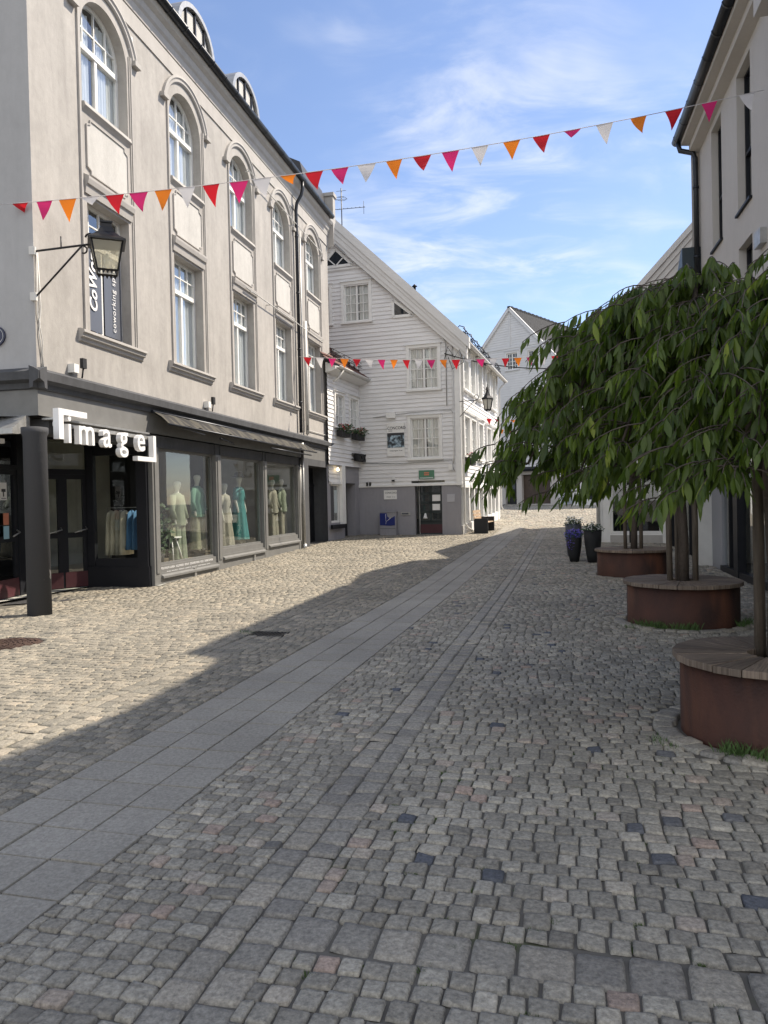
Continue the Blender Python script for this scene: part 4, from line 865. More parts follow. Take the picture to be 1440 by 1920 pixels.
# roof with broad white rake boards
mb = MB()
rk = [(.35, 7.18), (-4.65, 12.06), (-9.65, 7.18)]
for (a, b) in ((rk[0], rk[1]), (rk[1], rk[2])):
    for w, o in ((.0, .26), (.20, .235), (.36, .205)):
        mb.prism(CG, [(a[0], a[1] - w * .9), (b[0], b[1] - w * 1.2), (b[0], b[1] - (w + .24) * 1.2), (a[0], a[1] - (w + .24) * .9)] if a[0] > b[0] else [(a[0], a[1] - w), (b[0], b[1] - w), (b[0], b[1] - w - .24), (a[0], a[1] - w - .24)], 0, o)
part('rake_boards', mb, MT['roofboard'], ch)
mb = MB()
for sgn in (0, 1):
    pts = [(.42, 7.15), (-4.65, 12.12), (-4.65, 12.30), (.42, 7.33)] if not sgn else [(-4.65, 12.12), (-9.7, 7.15), (-9.7, 7.33), (-4.65, 12.30)]
    mb.prism(CG, pts, .10, -9.4)
rf = part('roof', mb, MT['slate'], ch)
mb = MB(); mb.prism(CG, [(.46, 6.98), (-4.65, 11.98), (-4.65, 12.34), (.46, 7.37)], .30, .09); mb.prism(CG, [(-4.65, 11.98), (-9.7, 6.98), (-9.7, 7.37), (-4.65, 12.34)], .30, .09); part('verge', mb, MT['roofboard'], rf)
mb = MB(); mb.lathe(tuple(CG.w(-1.9, -1.2, 9.55)), [(.05, 0), (.05, .25), (.11, .27), (.02, .36)], 12); part('roof_vent', mb, MT['black'], rf)
mb = MB(); mb.profile(CS, -.25, 9.3, [(.0, 7.5), (.10, 7.42), (.32, 7.15), (.34, 7.22), (.3, 7.32), (0, 7.62)]); part('eaves', mb, MT['roofboard'], ch)
mb = MB(); n = 8; pr = [(.40 + .075 * cos(t), 7.22 + .075 * sin(t)) for t in [pi + pi * k / n for k in range(n + 1)]] + [(.40 + .06 * cos(t), 7.22 + .06 * sin(t)) for t in [2 * pi - pi * k / n for k in range(n + 1)]]
mb.loft([[CS.w(s_, o, z) for o, z in pr] for s_ in (-.25, 9.4)]); part('gutter', mb, MT['pipewhite'], ch)
mb = MB(); mb.tube([CS.w(-.1, .40, 7.16), CS.w(0.05, .25, 6.95), CS.w(.12, .1, 6.8), CS.w(.12, .1, .7), CS.w(.2, .18, .55), CS.w(.35, .32, .42)], .04, 8); part('downpipe', mb, MT['pipewhite'], ch); mb = MB()
mb.tube([CS.w(9.3, .40, 7.16), CS.w(9.15, .2, 6.95), CS.w(9.12, .1, 6.8), CS.w(9.12, .1, 1.2), CS.w(9.2, .2, 1.0)], .04, 8); part('downpipe', mb, MT['pipewhite'], ch); mb = MB()
mb.tube([CG.w(-.22, .05, 7.2), CG.w(-.22, .05, 3.2), CG.w(-.25, .06, 2.9)], .022, 6); part('downpipe', mb, MT['pipewhite'], ch)
mb = MB()
for k in range(7):       # snow guard hoops along the eaves
    s_ = .2 + 1.3 * k; mb.tube([CS.w(s_, .25, 7.5), CS.w(s_, .22, 7.85), CS.w(s_ + .12, .0, 7.95), CS.w(s_ + .12, -.1, 7.85)], .018, 6)
    mb.tube([CS.w(s_, .16, 7.62), CS.w(s_ + .6, .17, 7.85), CS.w(s_ + 1.2, .16, 7.62)], .015, 6)
mb.tube([CS.w(0, .20, 7.78), CS.w(9, .20, 7.78)], .016, 6); mb.tube([CS.w(0, .20, 7.66), CS.w(9, .20, 7.66)], .016, 6); part('snow_guard', mb, MT['black'], rf)
mb = MB(); mb.tube([CG.w(-3.75, .05, 3.02), CG.w(-2.2, .05, 2.96), CG.w(-.3, .05, 3.02), CG.w(-.25, .06, 2.7), CG.w(-.2, .06, 2.62)], .014, 6); mb.tube([CG.w(-3.3, .05, 4.72), CG.w(-1.95, .05, 4.82), CG.w(-.75, .05, 4.86), CG.w(-.3, .05, 4.84), CG.w(-.22, .05, 4.7)], .013, 6)
mb.tube([CG.w(-4.6, .22, 11.35), CG.w(-3.0, .12, 9.75), CG.w(-.6, .07, 7.62), CG.w(-.45, .05, 7.3), CG.w(-.45, .05, 5.0)], .016, 6); part('cable_run', mb, MT['steel'], ch)
for q_ in ((-2.74, -2.40, .02, .16, 4.66, 4.86), (-.42, -.28, .02, .12, 2.66, 2.86), (-2.58, -2.5, .02, .07, 2.36, 2.46)): mb = MB(); mb.box(CG, *q_); part('junction_box', mb, MT['white'], ch)
for q_ in ((-3.62, -3.55, .03, .08, 2.16, 2.30), (-3.50, -3.43, .03, .08, 2.16, 2.30), (-2.60, -2.50, .03, .10, 2.30, 2.36)): mb = MB(); mb.box(CG, *q_); part('junction_box', mb, MT['blackmat'], ch)
# door
mb = MB(); a, b = dr[0] + .07, dr[1] - .0; z0 = .30; frame_rect(mb, CG, a, b, z0, 2.22, .07, -.24, -.17)
c0, c1 = a + .07, b - .07; W_ = (c1 - c0)
for k in range(5): zz = .80 + k * .34; mb.box(CG, c0, c1, -.23, -.18, zz - .045, zz + .045)
mb.box(CG, (c0 + c1) / 2 - .05, (c0 + c1) / 2 + .05, -.23, -.18, .76, 2.18); mb.box(CG, c0, c1, -.23, -.18, .3, .80)
mg = pbr('dark green door paint', (.012, .022, .024), .4); d_ = part('door', mb, mg, ch)
mb = MB(); mb.rect(CG, a, b, .75, 2.2, -.20); part('pane', mb, MT['glassdark'], d_)
mb = MB(); mb.box(CG, a + .02, b - .02, -.175, -.165, .36, .68); part('kick_board', mb, MT['maroon'], d_)
mb = MB(); mb.box(CG, a, b, -.17, .03, .26, .31); part('threshold', mb, MT['steel'], d_)
mb = MB(); mb.box(CG, (c0 + c1) / 2 + .07, c1 - .03, -.195, -.185, 1.54, 1.80); mb.box(CG, (c0 + c1) / 2 + .07, c1 - .05, -.195, -.185, 1.20, 1.46); part('notice', mb, MT['text_white'], d_)
mb = MB(); mb.lathe(tuple(CG.w(c0 + W_ * .24, -.19, .9)), [(.09, 0), (.07, .05), (.05, .12), (.02, .2)], 8); part('handle', mb, MT['text_white'], d_)
# ground floor glazing on the street side: white posts and glass
mb = MB(); zb = lambda s_: .62 + .035 * s_
for k in range(9):
    s_ = .30 + 1.03 * k; mb.box(CS, s_ - .09, s_ + .09, -.12, .06, .3, 2.12)
mb.box(CS, 0, 9.0, -.12, .05, 2.02, 2.12); mb.add([CS.w(0, .04, .2), CS.w(9, .04, .2), CS.w(9, .04, 1.0), CS.w(0, .04, .62)], [(0, 1, 2, 3)]); mb.add([CS.w(0, .04, .62), CS.w(9, .04, 1.0), CS.w(9, -.1, 1.0), CS.w(0, -.1, .62)], [(0, 1, 2, 3)])
part('window_posts', mb, MT['white'], ch)
mb = MB(); mb.rect(CS, 0, 9.0, .5, 2.1, -.06); part('pane', mb, MT['shopglass'], ch)
mb = MB(); mb.rect(CS, .05, 9.0, .2, 7.6, -1.6); mb.quad(CS.w(9, 0, 0), CS.w(9, -9.3, 0), CS.w(9, -9.3, 7.6), CS.w(9, 0, 7.6)); mb.quad(CG.w(-9.3, 0, 0), CG.w(-9.3, -9, 0), CG.w(-9.3, -9, 7.6), CG.w(-9.3, 0, 7.6)); part('inner_wall', mb, MT['curtain2'], ch)

# signs and small things on this house
t = thing('wall_sign', 'tall white board with an interior photograph beside the lower window of the gabled house', 'sign', CG.w(-2.4, .03, 3.3))
mb = MB(); mb.box(CG, -2.76, -2.08, .03, .055, 3.24, 4.48); part('board', mb, MT['white'], t)
m, nt, out = new_mat('printed interior picture'); b_ = nt.nodes.new('ShaderNodeBsdfPrincipled'); b_.inputs['Roughness'].default_value = .5; nt.links.new(b_.outputs[0], out.inputs[0])
tc = nt.nodes.new('ShaderNodeTexCoord'); n = nt.nodes.new('ShaderNodeTexNoise'); n.inputs['Scale'].default_value = 7; n.inputs['Detail'].default_value = 3; nt.links.new(tc.outputs['Object'], n.inputs[0]); cr = nt.nodes.new('ShaderNodeValToRGB'); e = cr.color_ramp.elements; e[0].position = .4; e[0].color = (.02, .025, .03, 1); e[1].position = .62; e[1].color = (.40, .52, .60, 1); k = e.new(.5); k.color = (.12, .17, .21, 1); nt.links.new(n.outputs[0], cr.inputs[0]); nt.links.new(cr.outputs[0], b_.inputs['Base Color'])
mb = MB(); mb.box(CG, -2.75, -2.09, .055, .060, 3.56, 4.02); part('picture', mb, m, t)
mb = MB(); mb.box(CG, -2.75, -2.09, .055, .062, 4.02, 4.11); part('picture_band', mb, MT['text_dark'], t)
part('lettering', text_mb('CONCORD', CG, -2.74, .055, 4.24, .155, depth=.004, vx=.88, bold=.002), MT['text_dark'], t)
part('lettering', text_mb('FRISØR', CG, -2.70, .055, 4.17, .05, depth=.004), MT['text_dark'], t)
part('lettering', text_mb('Hetlandsgata 10 vei', CG, -2.66, .055, 3.43, .062, depth=.004), MT['text_dark'], t)
t = thing('wall_sign', 'small white plate with black lettering on the grey wall left of the green door', 'sign', CG.w(-2.7, .03, 1.6))
mb = MB(); mb.box(CG, -2.94, -2.44, .0, .02, 1.64, 1.98); part('board', mb, MT['white'], t); part('lettering', text_mb('CONCORD', CG, -2.90, .02, 1.85, .10, depth=.003, vx=.9), MT['text_dark'], t); part('lettering', text_mb('FRISØR  10 vei', CG, -2.84, .02, 1.71, .055, depth=.003), MT['text_dark'], t)
t = thing('wall_sign', 'pale blank notice plate on the grey wall right of the green door', 'sign', CG.w(-.4, .03, 1.6))
mb = MB(); mb.box(CG, -.52, -.24, .0, .02, 1.50, 1.78); part('board', mb, pbr('faded plate', (.42, .42, .45), .5), t); mb = MB(); mb.tube([CG.w(-.45, .021, 1.63), CG.w(-.40, .021, 1.70), CG.w(-.36, .021, 1.64), CG.w(-.31, .021, 1.70)], .006, 5); part('lettering', mb, MT['steel'], t)
t = thing('wall_sign', 'green enamel sign with salmon lettering above the green door', 'sign', CG.w(-1.3, .03, 2.4))
mb = MB(); mb.box(CG, -1.56, -.98, .03, .06, 2.36, 2.68); part('board', mb, MT['green'], t); mb = MB(); mb.box(CG, -1.36, -1.17, .06, .064, 2.56, 2.61); mb.box(CG, -1.36, -1.17, .06, .064, 2.49, 2.54); part('lettering', mb, MT['salmon'], t); mb = MB(); mb.box(CG, -1.52, -1.02, .06, .064, 2.385, 2.415); part('lettering', mb, MT['curtain'], t)
t = thing('letter_box', 'flat steel letter slot in the grey wall beside the green door', 'letter box', CG.w(-2.1, .02, 1.06)); mb = MB(); mb.box(CG, -2.28, -1.94, 0, .03, 1.04, 1.15); part('plate', mb, MT['steel'], t); mb = MB(); mb.box(CG, -2.25, -2.0, .03, .035, 1.07, 1.12); part('flap', mb, MT['bluesteel'], t)
t = thing('utility_cabinet', 'low grey utility cabinet with a blue painted map front by the gabled house', 'cabinet', CG.w(-2.7, .2, .3))
mb = MB(); mb.box(CG, -3.03, -2.41, .02, .32, .25, 1.16); mb.box(CG, -3.05, -2.39, .0, .34, 1.16, 1.18); bx_ = part('box', mb, MT['plinth'], t); mb = MB(); mb.box(CG, -3.02, -2.42, .32, .324, .55, .56); part('door_gap', mb, MT['text_dark'], bx_)
mb = MB(); mb.prism(CG, [(-3.02, .68), (-2.6, .66), (-2.44, .68), (-2.44, 1.02), (-2.63, .92), (-2.72, 1.0), (-2.76, 1.13), (-3.02, 1.13)], .32, .328); part('blue_panel', mb, MT['blue'], t)
mb = MB(); mb.tube([CG.w(-2.79, .33, .72), CG.w(-2.78, .33, .82), CG.w(-2.70, .33, .87), CG.w(-2.60, .33, .95)], .007, 5); mb.tube([CG.w(-2.79, .33, .84), CG.w(-2.79, .33, 1.10)], .007, 5); part('map_lines', mb, MT['text_white'], t)

# television aerial behind the ridge
ap = CG.w(-4.6, -.6, 0)
t = thing('tv_aerial', 'thin television aerial on a mast above the ridge of the gabled house', 'aerial', (ap.x, ap.y, 12.2))
mb = MB(); mb.tube([(ap.x, ap.y, 11.2), (ap.x, ap.y, 13.75)], .022, 6); part('mast', mb, MT['black'], t)
mb = MB(); d1 = Vector((.96, -.2, 0)); d2 = Vector((.2, .96, 0)); P0 = Vector((ap.x, ap.y, 0))
z = 12.95; mb.tube([P0 + Vector((0, 0, z)) - d1 * .25, P0 + Vector((0, 0, z - .02)) + d1 * .95], .012, 5)
for k in range(8): q = P0 + d1 * (-.2 + .16 * k) + Vector((0, 0, z)); mb.tube([q - d2 * .2 - Vector((0, 0, .06)), q + d2 * .2 + Vector((0, 0, .06))], .006, 4)
mb.tube([P0 + d1 * .9 + Vector((0, 0, z - .28)), P0 + d1 * .9 + Vector((0, 0, z + .22))], .008, 4)
for zz, w in ((13.65, .2), (13.4, .12), (13.32, .25)): mb.tube([P0 - d1 * w + Vector((0, 0, zz)), P0 + d1 * w + Vector((0, 0, zz))], .008, 4)
ring = [P0 + Vector((.2 * cos(a), .2 * sin(a), 13.35)) for a in np.linspace(0, 2 * pi, 13)]; mb.tube(ring, .008, 4); part('elements', mb, MT['black'], t)

# ---- small house between the two
SH = FR(-.72, 28.44, 18)
hs = thing('small_clapboard_house', 'low white clapboard house squeezed between two taller buildings with red tiles', 'house', (-.72, 28.44, .3))
wn = [(-2.93, -2.12, 4.22, 5.34), (-1.46, -.66, 4.26, 5.38)]
mb = MB(); clap(mb, SH, 2.86, 6.1, .148, lambda z: -3.6, lambda z: .3, wn); part('clapboards', mb, MT['clap'], hs)
for h in wn:
    mb = MB(); casing(mb, SH, h, w=.09); w_ = window(hs, SH, *h, .03, cols=2, curtain='curtain2', muntins=(2, 3), fw_=.05); part('casing', mb, MT['white'], w_)
mb = MB(); mb.profile(SH, -3.7, .35, [(0, 5.95), (.2, 5.98), (.36, 6.05), (.36, 6.15), (0, 6.3)]); part('eaves', mb, MT['roofboard'], hs)
mb = MB(); mb.loft([[SH.w(s_, .42 + o - .40, z - 1.05) for o, z in pr] for s_ in (-3.6, .45)]); mb.tube([SH.w(-3.1, .42, 6.1), SH.w(-3.2, .25, 5.8), SH.w(-3.25, .08, 5.7)], .035, 8); part('gutter', mb, MT['pipewhite'], hs)
mb = MB(); mb.tube([SH.w(.02, .1, 5.6), SH.w(.05, .1, 3.0), SH.w(-.08, .06, 2.7), SH.w(-.05, .06, .4)], .03, 8); part('downpipe', mb, MT['black'], hs)
mb = MB(); N = 46
for i in range(N):      # pantile roof
    s_ = -3.9 + 4.4 * i / N; w = 4.4 / N
    for k in range(9):
        o0_, z0_ = .40 - .36 * k, 6.18 + .30 * k; o1_, z1_ = o0_ - .40, z0_ + .30
        mb.add([SH.w(s_, o0_, z0_ + .03), SH.w(s_ + w / 2, o0_, z0_ + .065), SH.w(s_ + w, o0_, z0_ + .03), SH.w(s_ + w, o1_, z1_), SH.w(s_ + w / 2, o1_, z1_ + .035), SH.w(s_, o1_, z1_)], [(0, 1, 4, 5), (1, 2, 3, 4)], True)
rf = part('roof', mb, MT['tile'], hs)
mb = MB()
for k in range(8): s_ = -3.2 + .5 * k; mb.tube([SH.w(s_, .12, 6.45), SH.w(s_, .12, 6.80), SH.w(s_, -.15, 6.62)], .014, 5)
for z in (6.62, 6.70, 6.80): mb.tube([SH.w(-3.5, .12, z), SH.w(.35, .12, z)], .010, 5)
part('snow_guard', mb, MT['black'], rf)
mb = MB(); wall_grid(mb, SH, -3.6, .2, .0, 2.86, [(-3.3, -2.45, .86, 2.3), (-2.0, -.86, .3, 2.26)], o=-.08); mb.quad(SH.w(-3.6, -.08, 2.86), SH.w(.3, -.08, 2.86), SH.w(.3, .03, 2.86), SH.w(-3.6, .03, 2.86)); part('ground_floor_wall', mb, MT['plinth'], hs)
mb = MB(); mb.box(SH, -2.45, -2.12, -.1, .03, .8, 2.86); mb.box(SH, -3.4, -2.45, -.1, .0, 2.2, 2.28); clap(mb, SH, 2.28, 2.86, .14, lambda z: -3.5, lambda z: -2.45, off=-.07); part('window_post', mb, MT['white'], hs)
w_ = window(hs, SH, -3.3, -2.45, .86, 2.2, .12, cols=1, curtain=None); mb = MB(); mb.box(SH, -3.25, -2.55, -.155, -.145, 1.2, 2.0); part('notice', mb, pbr('poster paper', (.45, .52, .55), .6), w_)
mb = MB(); mb.box(SH, -2.0, -.86, -.5, -.42, .3, 2.26); d_ = part('door', mb, MT['blackmat'], hs); mb = MB(); mb.box(SH, -1.35, -1.15, -.42, -.41, 1.35, 1.5); part('notice', mb, MT['steel'], d_)
mb = MB(); reveal(mb, SH, (-2.0, -.86, .2, 2.26), -.08, -.5); part('door_reveal', mb, MT['plinth'], hs)
mb = MB(); mb.box(SH, -3.5, -2.3, -.02, .06, .66, .80); part('sill', mb, MT['dark2'], hs)
t = thing('wall_sign', 'short row of black block letters on rails on the low clapboard house', 'sign', SH.w(-.6, .1, 3.2))
part('letter', text_mb('LOLO', SH, -1.22, .10, 3.09, .36, depth=.12, bold=.02, vx=1.05), MT['blackmat'], t); mb = MB(); mb.box(SH, -1.45, -.1, .03, .10, 3.13, 3.16); mb.box(SH, -1.45, -.1, .03, .10, 3.32, 3.35); mb.box(SH, -1.25, -.08, .05, .10, 3.08, 3.37); part('rail', mb, MT['black'], t)
t = thing('wall_lamp', 'small lit bulb under the overhang of the low clapboard house', 'lamp', SH.w(-2.9, .0, 2.7)); mb = MB(); mb.lathe(tuple(SH.w(-2.9, .05, 2.66)), [(.02, .12), (.05, .06), (.06, .02), (.0, -.02)][::-1], 10)
ml, nt, out = new_mat('lit bulb'); em = nt.nodes.new('ShaderNodeEmission'); em.inputs[0].default_value = (1, .75, .42, 1); em.inputs[1].default_value = 3; nt.links.new(em.outputs[0], out.inputs[0]); part('bulb', mb, ml, t)

def flower_leaves(mb, c, rx, ry, rz, n, size, seed=0):
    r_ = random.Random(seed)
    for _ in range(n):
        u, v, w = r_.gauss(0, .5), r_.gauss(0, .5), r_.gauss(0, .5); l = sqrt(u * u + v * v + w * w)
        if l > 1: u, v, w = u / l, v / l, w / l
        p = Vector((c[0] + u * rx, c[1] + v * ry, c[2] + w * rz)); d = Vector((r_.uniform(-1, 1), r_.uniform(-1, 1), r_.uniform(-.3, 1))).normalized(); e_ = d.orthogonal().normalized(); s_ = size * r_.uniform(.6, 1.3)
        mb.add([p, p + (d + e_ * .5) * s_ * .5, p + d * s_, p + (d - e_ * .5) * s_ * .5], [(0, 1, 2, 3)])
MT['leafsmall'] = pbr('small foliage', (.045, .085, .03), .7, var=.5, vscale=30)
MT['petal_red'] = pbr('red petals', (.45, .03, .06), .7); MT['petal_pink'] = pbr('pink petals', (.62, .12, .22), .7); MT['petal_white'] = pbr('white petals', (.75, .75, .70), .7); MT['petal_violet'] = pbr('violet petals', (.13, .10, .48), .7)
def window_box(fr, s0, s1, z, label, seed, pet, o=.05):
    t = thing('flower_box', label, 'flower box', fr.w((s0 + s1) / 2, o + .1, z), 'flower boxes under the windows')
    mb = MB(); mb.prism(FR(fr.w(s0, o + .1, 0).x, fr.w(s0, o + .1, 0).y, fr.az), [(0.04, z), (s1 - s0 - .04, z), (s1 - s0, z + .2), (0, z + .2)], -.1, .1); part('box', mb, MT['blackmat'], t)
    mb = MB(); mc = fr.w((s0 + s1) / 2, o + .1, z + .27); flower_leaves(mb, (mc.x, mc.y, mc.z), .36, .40, .17, 420, .09, seed); part('foliage', mb, MT['leafsmall'], t)
    mb = MB(); flower_leaves(mb, (mc.x, mc.y, mc.z + .06), .36, .42, .13, 110, .06, seed + 5); part('flowers', mb, MT[pet], t)
window_box(SH, -2.95, -2.05, 3.86, 'dark flower box of red flowers under the left window of the low house', 1, 'petal_red')
window_box(SH, -1.48, -.55, 3.86, 'dark flower box with trailing red flowers under the right window of the low house', 2, 'petal_red')
window_box(CS, .55, 1.5, 2.86, 'pink flowers in a box on the sunlit street side of the gabled house', 3, 'petal_pink', o=.1)
# plants behind the camera-side overhead: bench
CSb = FR(CS.w(.5, .35, 0).x, CS.w(.5, .35, 0).y, 17.5); gb = g(27.6)
t = thing('street_bench', 'black sided bench with pale wooden slats by the corner of the gabled house', 'bench', CSb.w(.6, .25, gb))
mb = MB(); mb.box(CSb, 0, .07, 0, .52, gb, gb + .56); part('side_panel', mb, MT['blackmat'], t); mb = MB(); mb.box(CSb, 1.45, 1.52, 0, .52, gb, gb + .60); part('side_panel', mb, MT['blackmat'], t)
mb = MB()
for k in range(4): mb.box(CSb, .07, 1.45, .08 + .11 * k, .17 + .11 * k, gb + .40, gb + .43)
part('seat', mb, MT['oak'], t); mb = MB()
for k in range(3): mb.box(CSb, -.02, 1.5, .0 - .02 * k, .03 - .02 * k, gb + .52 + .12 * k, gb + .62 + .12 * k)
part('backrest', mb, MT['oak'], t)

# ---- back house closing the street
BH = FR(8.21, 50.0, 130.8)       # s to the right / nearer
bh = thing('end_clapboard_house', 'pale white gabled clapboard house with a shiny grey tiled roof closing the street', 'house', (8.21, 50, 1.2))
L0, R0_ = -2.9, 4.15; AP = (.63, 14.2); EV = 10.45
lf = lambda z: L0 if z < EV else L0 + (z - EV) / (AP[1] - EV) * (AP[0] - L0)
rf_ = lambda z: R0_ if z < EV else R0_ - (z - EV) / (AP[1] - EV) * (R0_ - AP[0])
bw = [(.34, 1.16, 10.17, 11.30), (1.96, 2.72, 10.14, 11.28), (1.58, 2.44, 7.14, 8.78)]
mb = MB(); clap(mb, BH, 3.5, 14.15, .16, lf, rf_, bw); part('clapboards', mb, MT['clapblue'], bh)
mb = MB(); wall_grid(mb, BH, L0, R0_, .6, 3.5, [(.04, .90, 1.15, 3.15), (1.3, 3.4, 1.2, 3.15)]); reveal(mb, BH, (.04, .90, 1.15, 3.15), 0, -.3); reveal(mb, BH, (1.3, 3.4, 1.2, 3.15), 0, -.3); part('ground_floor_wall', mb, MT['modern'], bh)
mb = MB(); mb.box(BH, .04, .9, -.3, -.25, 1.1, 3.15); d_ = part('door', mb, MT['blackmat'], bh); mb = MB(); mb.box(BH, .2, .65, -.25, -.24, 2.2, 2.95); part('pane', mb, MT['bluesteel'], d_)
mb = MB(); mb.box(BH, 1.3, 3.4, -.3, -.25, 1.1, 3.15); part('door', mb, pbr('brown panelled door', (.06, .038, .026), .6, var=.3, vscale=3), bh)
mb = MB(); mb.profile(BH, -2.9, 4.3, [(0, 3.4), (.3, 3.35), (.35, 3.5), (0, 3.65)]); part('canopy', mb, MT['dark2'], bh)
for h in bw:
    mb = MB(); casing(mb, BH, h, w=.13); w_ = window(bh, BH, *h, .05, cols=2, curtain=None, muntins=(2, 4) if h[2] > 9 else (1, 3), fw_=.06, glassm='glassdark'); part('casing', mb, MT['clapblue'], w_)
mb = MB(); bar(mb, BH, (L0 - .2, EV - .25), (AP[0], AP[1] + .08), .20, 0, .14); bar(mb, BH, (AP[0], AP[1] + .08), (R0_ + .2, EV - .25), .20, 0, .14); mb.box(BH, L0, R0_, 0, .05, 11.62, 11.75); mb.box(BH, AP[0] - .03, AP[0] + .03, 0, .05, 11.7, 14); mb.box(BH, 2.6, 2.66, 0, .05, 11.7, 12.2); mb.box(BH, L0 - .02, L0 + .15, 0, .05, 1, EV); mb.box(BH, R0_ - .15, R0_ + .02, 0, .05, 1, EV); part('rake_boards', mb, MT['clapblue'], bh)
BD = 12.5
mb = MB(); sl = sqrt((R0_ + .3 - AP[0]) ** 2 + (AP[1] - EV + .3) ** 2); nr = 26; nc = 52
for side in (0, 1):
    for k in range(nr):
        f0, f1 = k / nr, (k + 1) / nr + .006
        E = (R0_ + .3, EV - .3) if side == 0 else (L0 - .3, EV - .3); A_ = (AP[0], AP[1] + .12)
        for j in range(nc if side == 0 else 4):
            d0, d1 = .15 - (BD + .3) * j / (nc if side == 0 else 4), .15 - (BD + .3) * (j + 1) / (nc if side == 0 else 4); dm_ = (d0 + d1) / 2
            s0_, z0_ = E[0] + (A_[0] - E[0]) * f0, E[1] + (A_[1] - E[1]) * f0; s1_, z1_ = E[0] + (A_[0] - E[0]) * f1, E[1] + (A_[1] - E[1]) * f1
            mb.add([BH.w(s0_, d0, z0_ + .03), BH.w(s0_, dm_, z0_ + .09), BH.w(s0_, d1, z0_ + .03), BH.w(s1_, d1, z1_), BH.w(s1_, dm_, z1_ + .06), BH.w(s1_, d0, z1_)], [(0, 1, 4, 5), (1, 2, 3, 4), (0, 1, 2)], False)
rf = part('roof', mb, MT['greytile'], bh)
mb = MB()
for j in range(44): mb.box(BH, AP[0] - .09, AP[0] + .09, .15 - .28 * j - .24, .15 - .28 * j, AP[1] + .10, AP[1] + .22 + .03 * (j % 2))
part('ridge_tiles', mb, MT['greytile'], rf)
mb = MB(); q = BH.w(2.4, -5.5, 12.6); mb.lathe(tuple(q), [(.09, -.3), (.09, .35), (.13, .36), (.13, .42)], 12); part('flue', mb, MT['black'], rf)
mb = MB(); mb.quad(BH.w(R0_, 0, 0), BH.w(R0_, -BD, 0), BH.w(R0_, -BD, EV), BH.w(R0_, 0, EV)); mb.quad(BH.w(L0, 0, 0), BH.w(L0, -BD, 0), BH.w(L0, -BD, EV), BH.w(L0, 0, EV)); part('side_wall', mb, MT['clapblue'], bh)

# ============================================================ RIGHT SIDE
# ---- rendered building with tall narrow windows
rb = thing('rendered_building', 'greige rendered building with tall narrow dark framed windows above glass shopfronts', 'building', (6.16, 12.22, 0))
rs = lambda s_: -s_
w_up = [(-2.86, -2.02, 6.45, 8.85), (-.88, 0.0, 6.45, 8.85)]
w_lo = [(-.88, 0.0, 3.75, 5.85), (1.15, 2.0, 3.75, 5.85), (3.2, 4.05, 3.75, 5.85), (5.2, 6.05, 3.75, 5.85)]
EL = 4.0
mb = MB(); wall_grid(mb, RBF, -EL, 1.75, 2.9, 9.4, w_up + w_lo); wall_grid(mb, RBF, 1.75, 8.5, 2.9, 8.35, w_lo)
for h in w_up + w_lo: reveal(mb, RBF, h, 0, -.2)
mb.quad(RBF.w(-EL, 0, 0), RBF.w(-EL, -8, 0), RBF.w(-EL, -8, 9.3), RBF.w(-EL, 0, 9.3)); mb.quad(RBF.w(8.5, 0, 0), RBF.w(8.5, -8, 0), RBF.w(8.5, -8, 9.3), RBF.w(8.5, 0, 9.3)); mb.quad(RBF.w(-EL, -8, 0), RBF.w(8.5, -8, 0), RBF.w(8.5, -8, 9.3), RBF.w(-EL, -8, 9.3))
part('wall', mb, MT['modern'], rb)
for h in w_up + w_lo:
    a, b, c, d = h; mb = MB(); frame_rect(mb, RBF, a, b, c, d, .05, -.20, -.13); zt_ = c + (d - c) * .42; mb.box(RBF, a + .05, b - .05, -.19, -.12, zt_ - .03, zt_ + .03); w_ = part('window', mb, MT['dark2'], rb)
    mb = MB(); mb.rect(RBF, a + .03, b - .03, c + .03, d - .03, -.165); part('pane', mb, MT['glass'], w_)
    mb = MB(); mb.rect(RBF, a, b, c, d, -.45); part('blind', mb, MT['curtain'], w_)
    mb = MB(); mb.box(RBF, a - .03, b + .03, -.13, .05, c - .04, c); part('sill', mb, MT['dark2'], w_)
mb = MB(); mb.profile(RBF, -EL - .05, 1.75, [(0, 8.98), (.20, 9.02), (.20, 9.16), (.36, 9.18), (.36, 9.30), (0, 9.32)]); part('eaves', mb, MT['modern'], rb)
mb = MB(); mb.loft([[RBF.w(s_, .42 + (o - .40) * 1.4, 9.36 + (z - 7.22) * 1.4) for o, z in pr] for s_ in (-EL - .25, 1.75)])
for s_ in np.arange(-EL, 1.7, .75): mb.loft([[RBF.w(a_, .42 + .115 * cos(pi + pi * k / 8), 9.355 + .115 * sin(pi + pi * k / 8)) for k in range(9)] for a_ in (s_, s_ + .04)], cap=False)
part('gutter', mb, MT['gutter'], rb)
mb = MB(); mb.tube([RBF.w(-EL - .08, .42, 9.26), RBF.w(-EL - .06, .38, 9.08), RBF.w(-EL - .02, .12, 8.98), RBF.w(-EL - .0, .08, 8.85), RBF.w(-EL, .08, 6.2)], .055, 10)
for z in (8.2, 6.7): mb.tube([RBF.w(-EL, .08, z), RBF.w(-EL, .08, z + .05)], .066, 10)
part('downpipe', mb, MT['gutter'], rb)
mb = MB(); mb.profile(RBF, -EL - .3, 1.75, [(.40, 9.40), (.36, 9.30), (-4, 11.4), (-4, 11.5)]); mb.profile(RBF, -EL - .3, 1.75, [(-4, 11.4), (-8.3, 9.3), (-8.3, 9.4), (-4, 11.5)]); part('roof', mb, MT['slate'], rb)
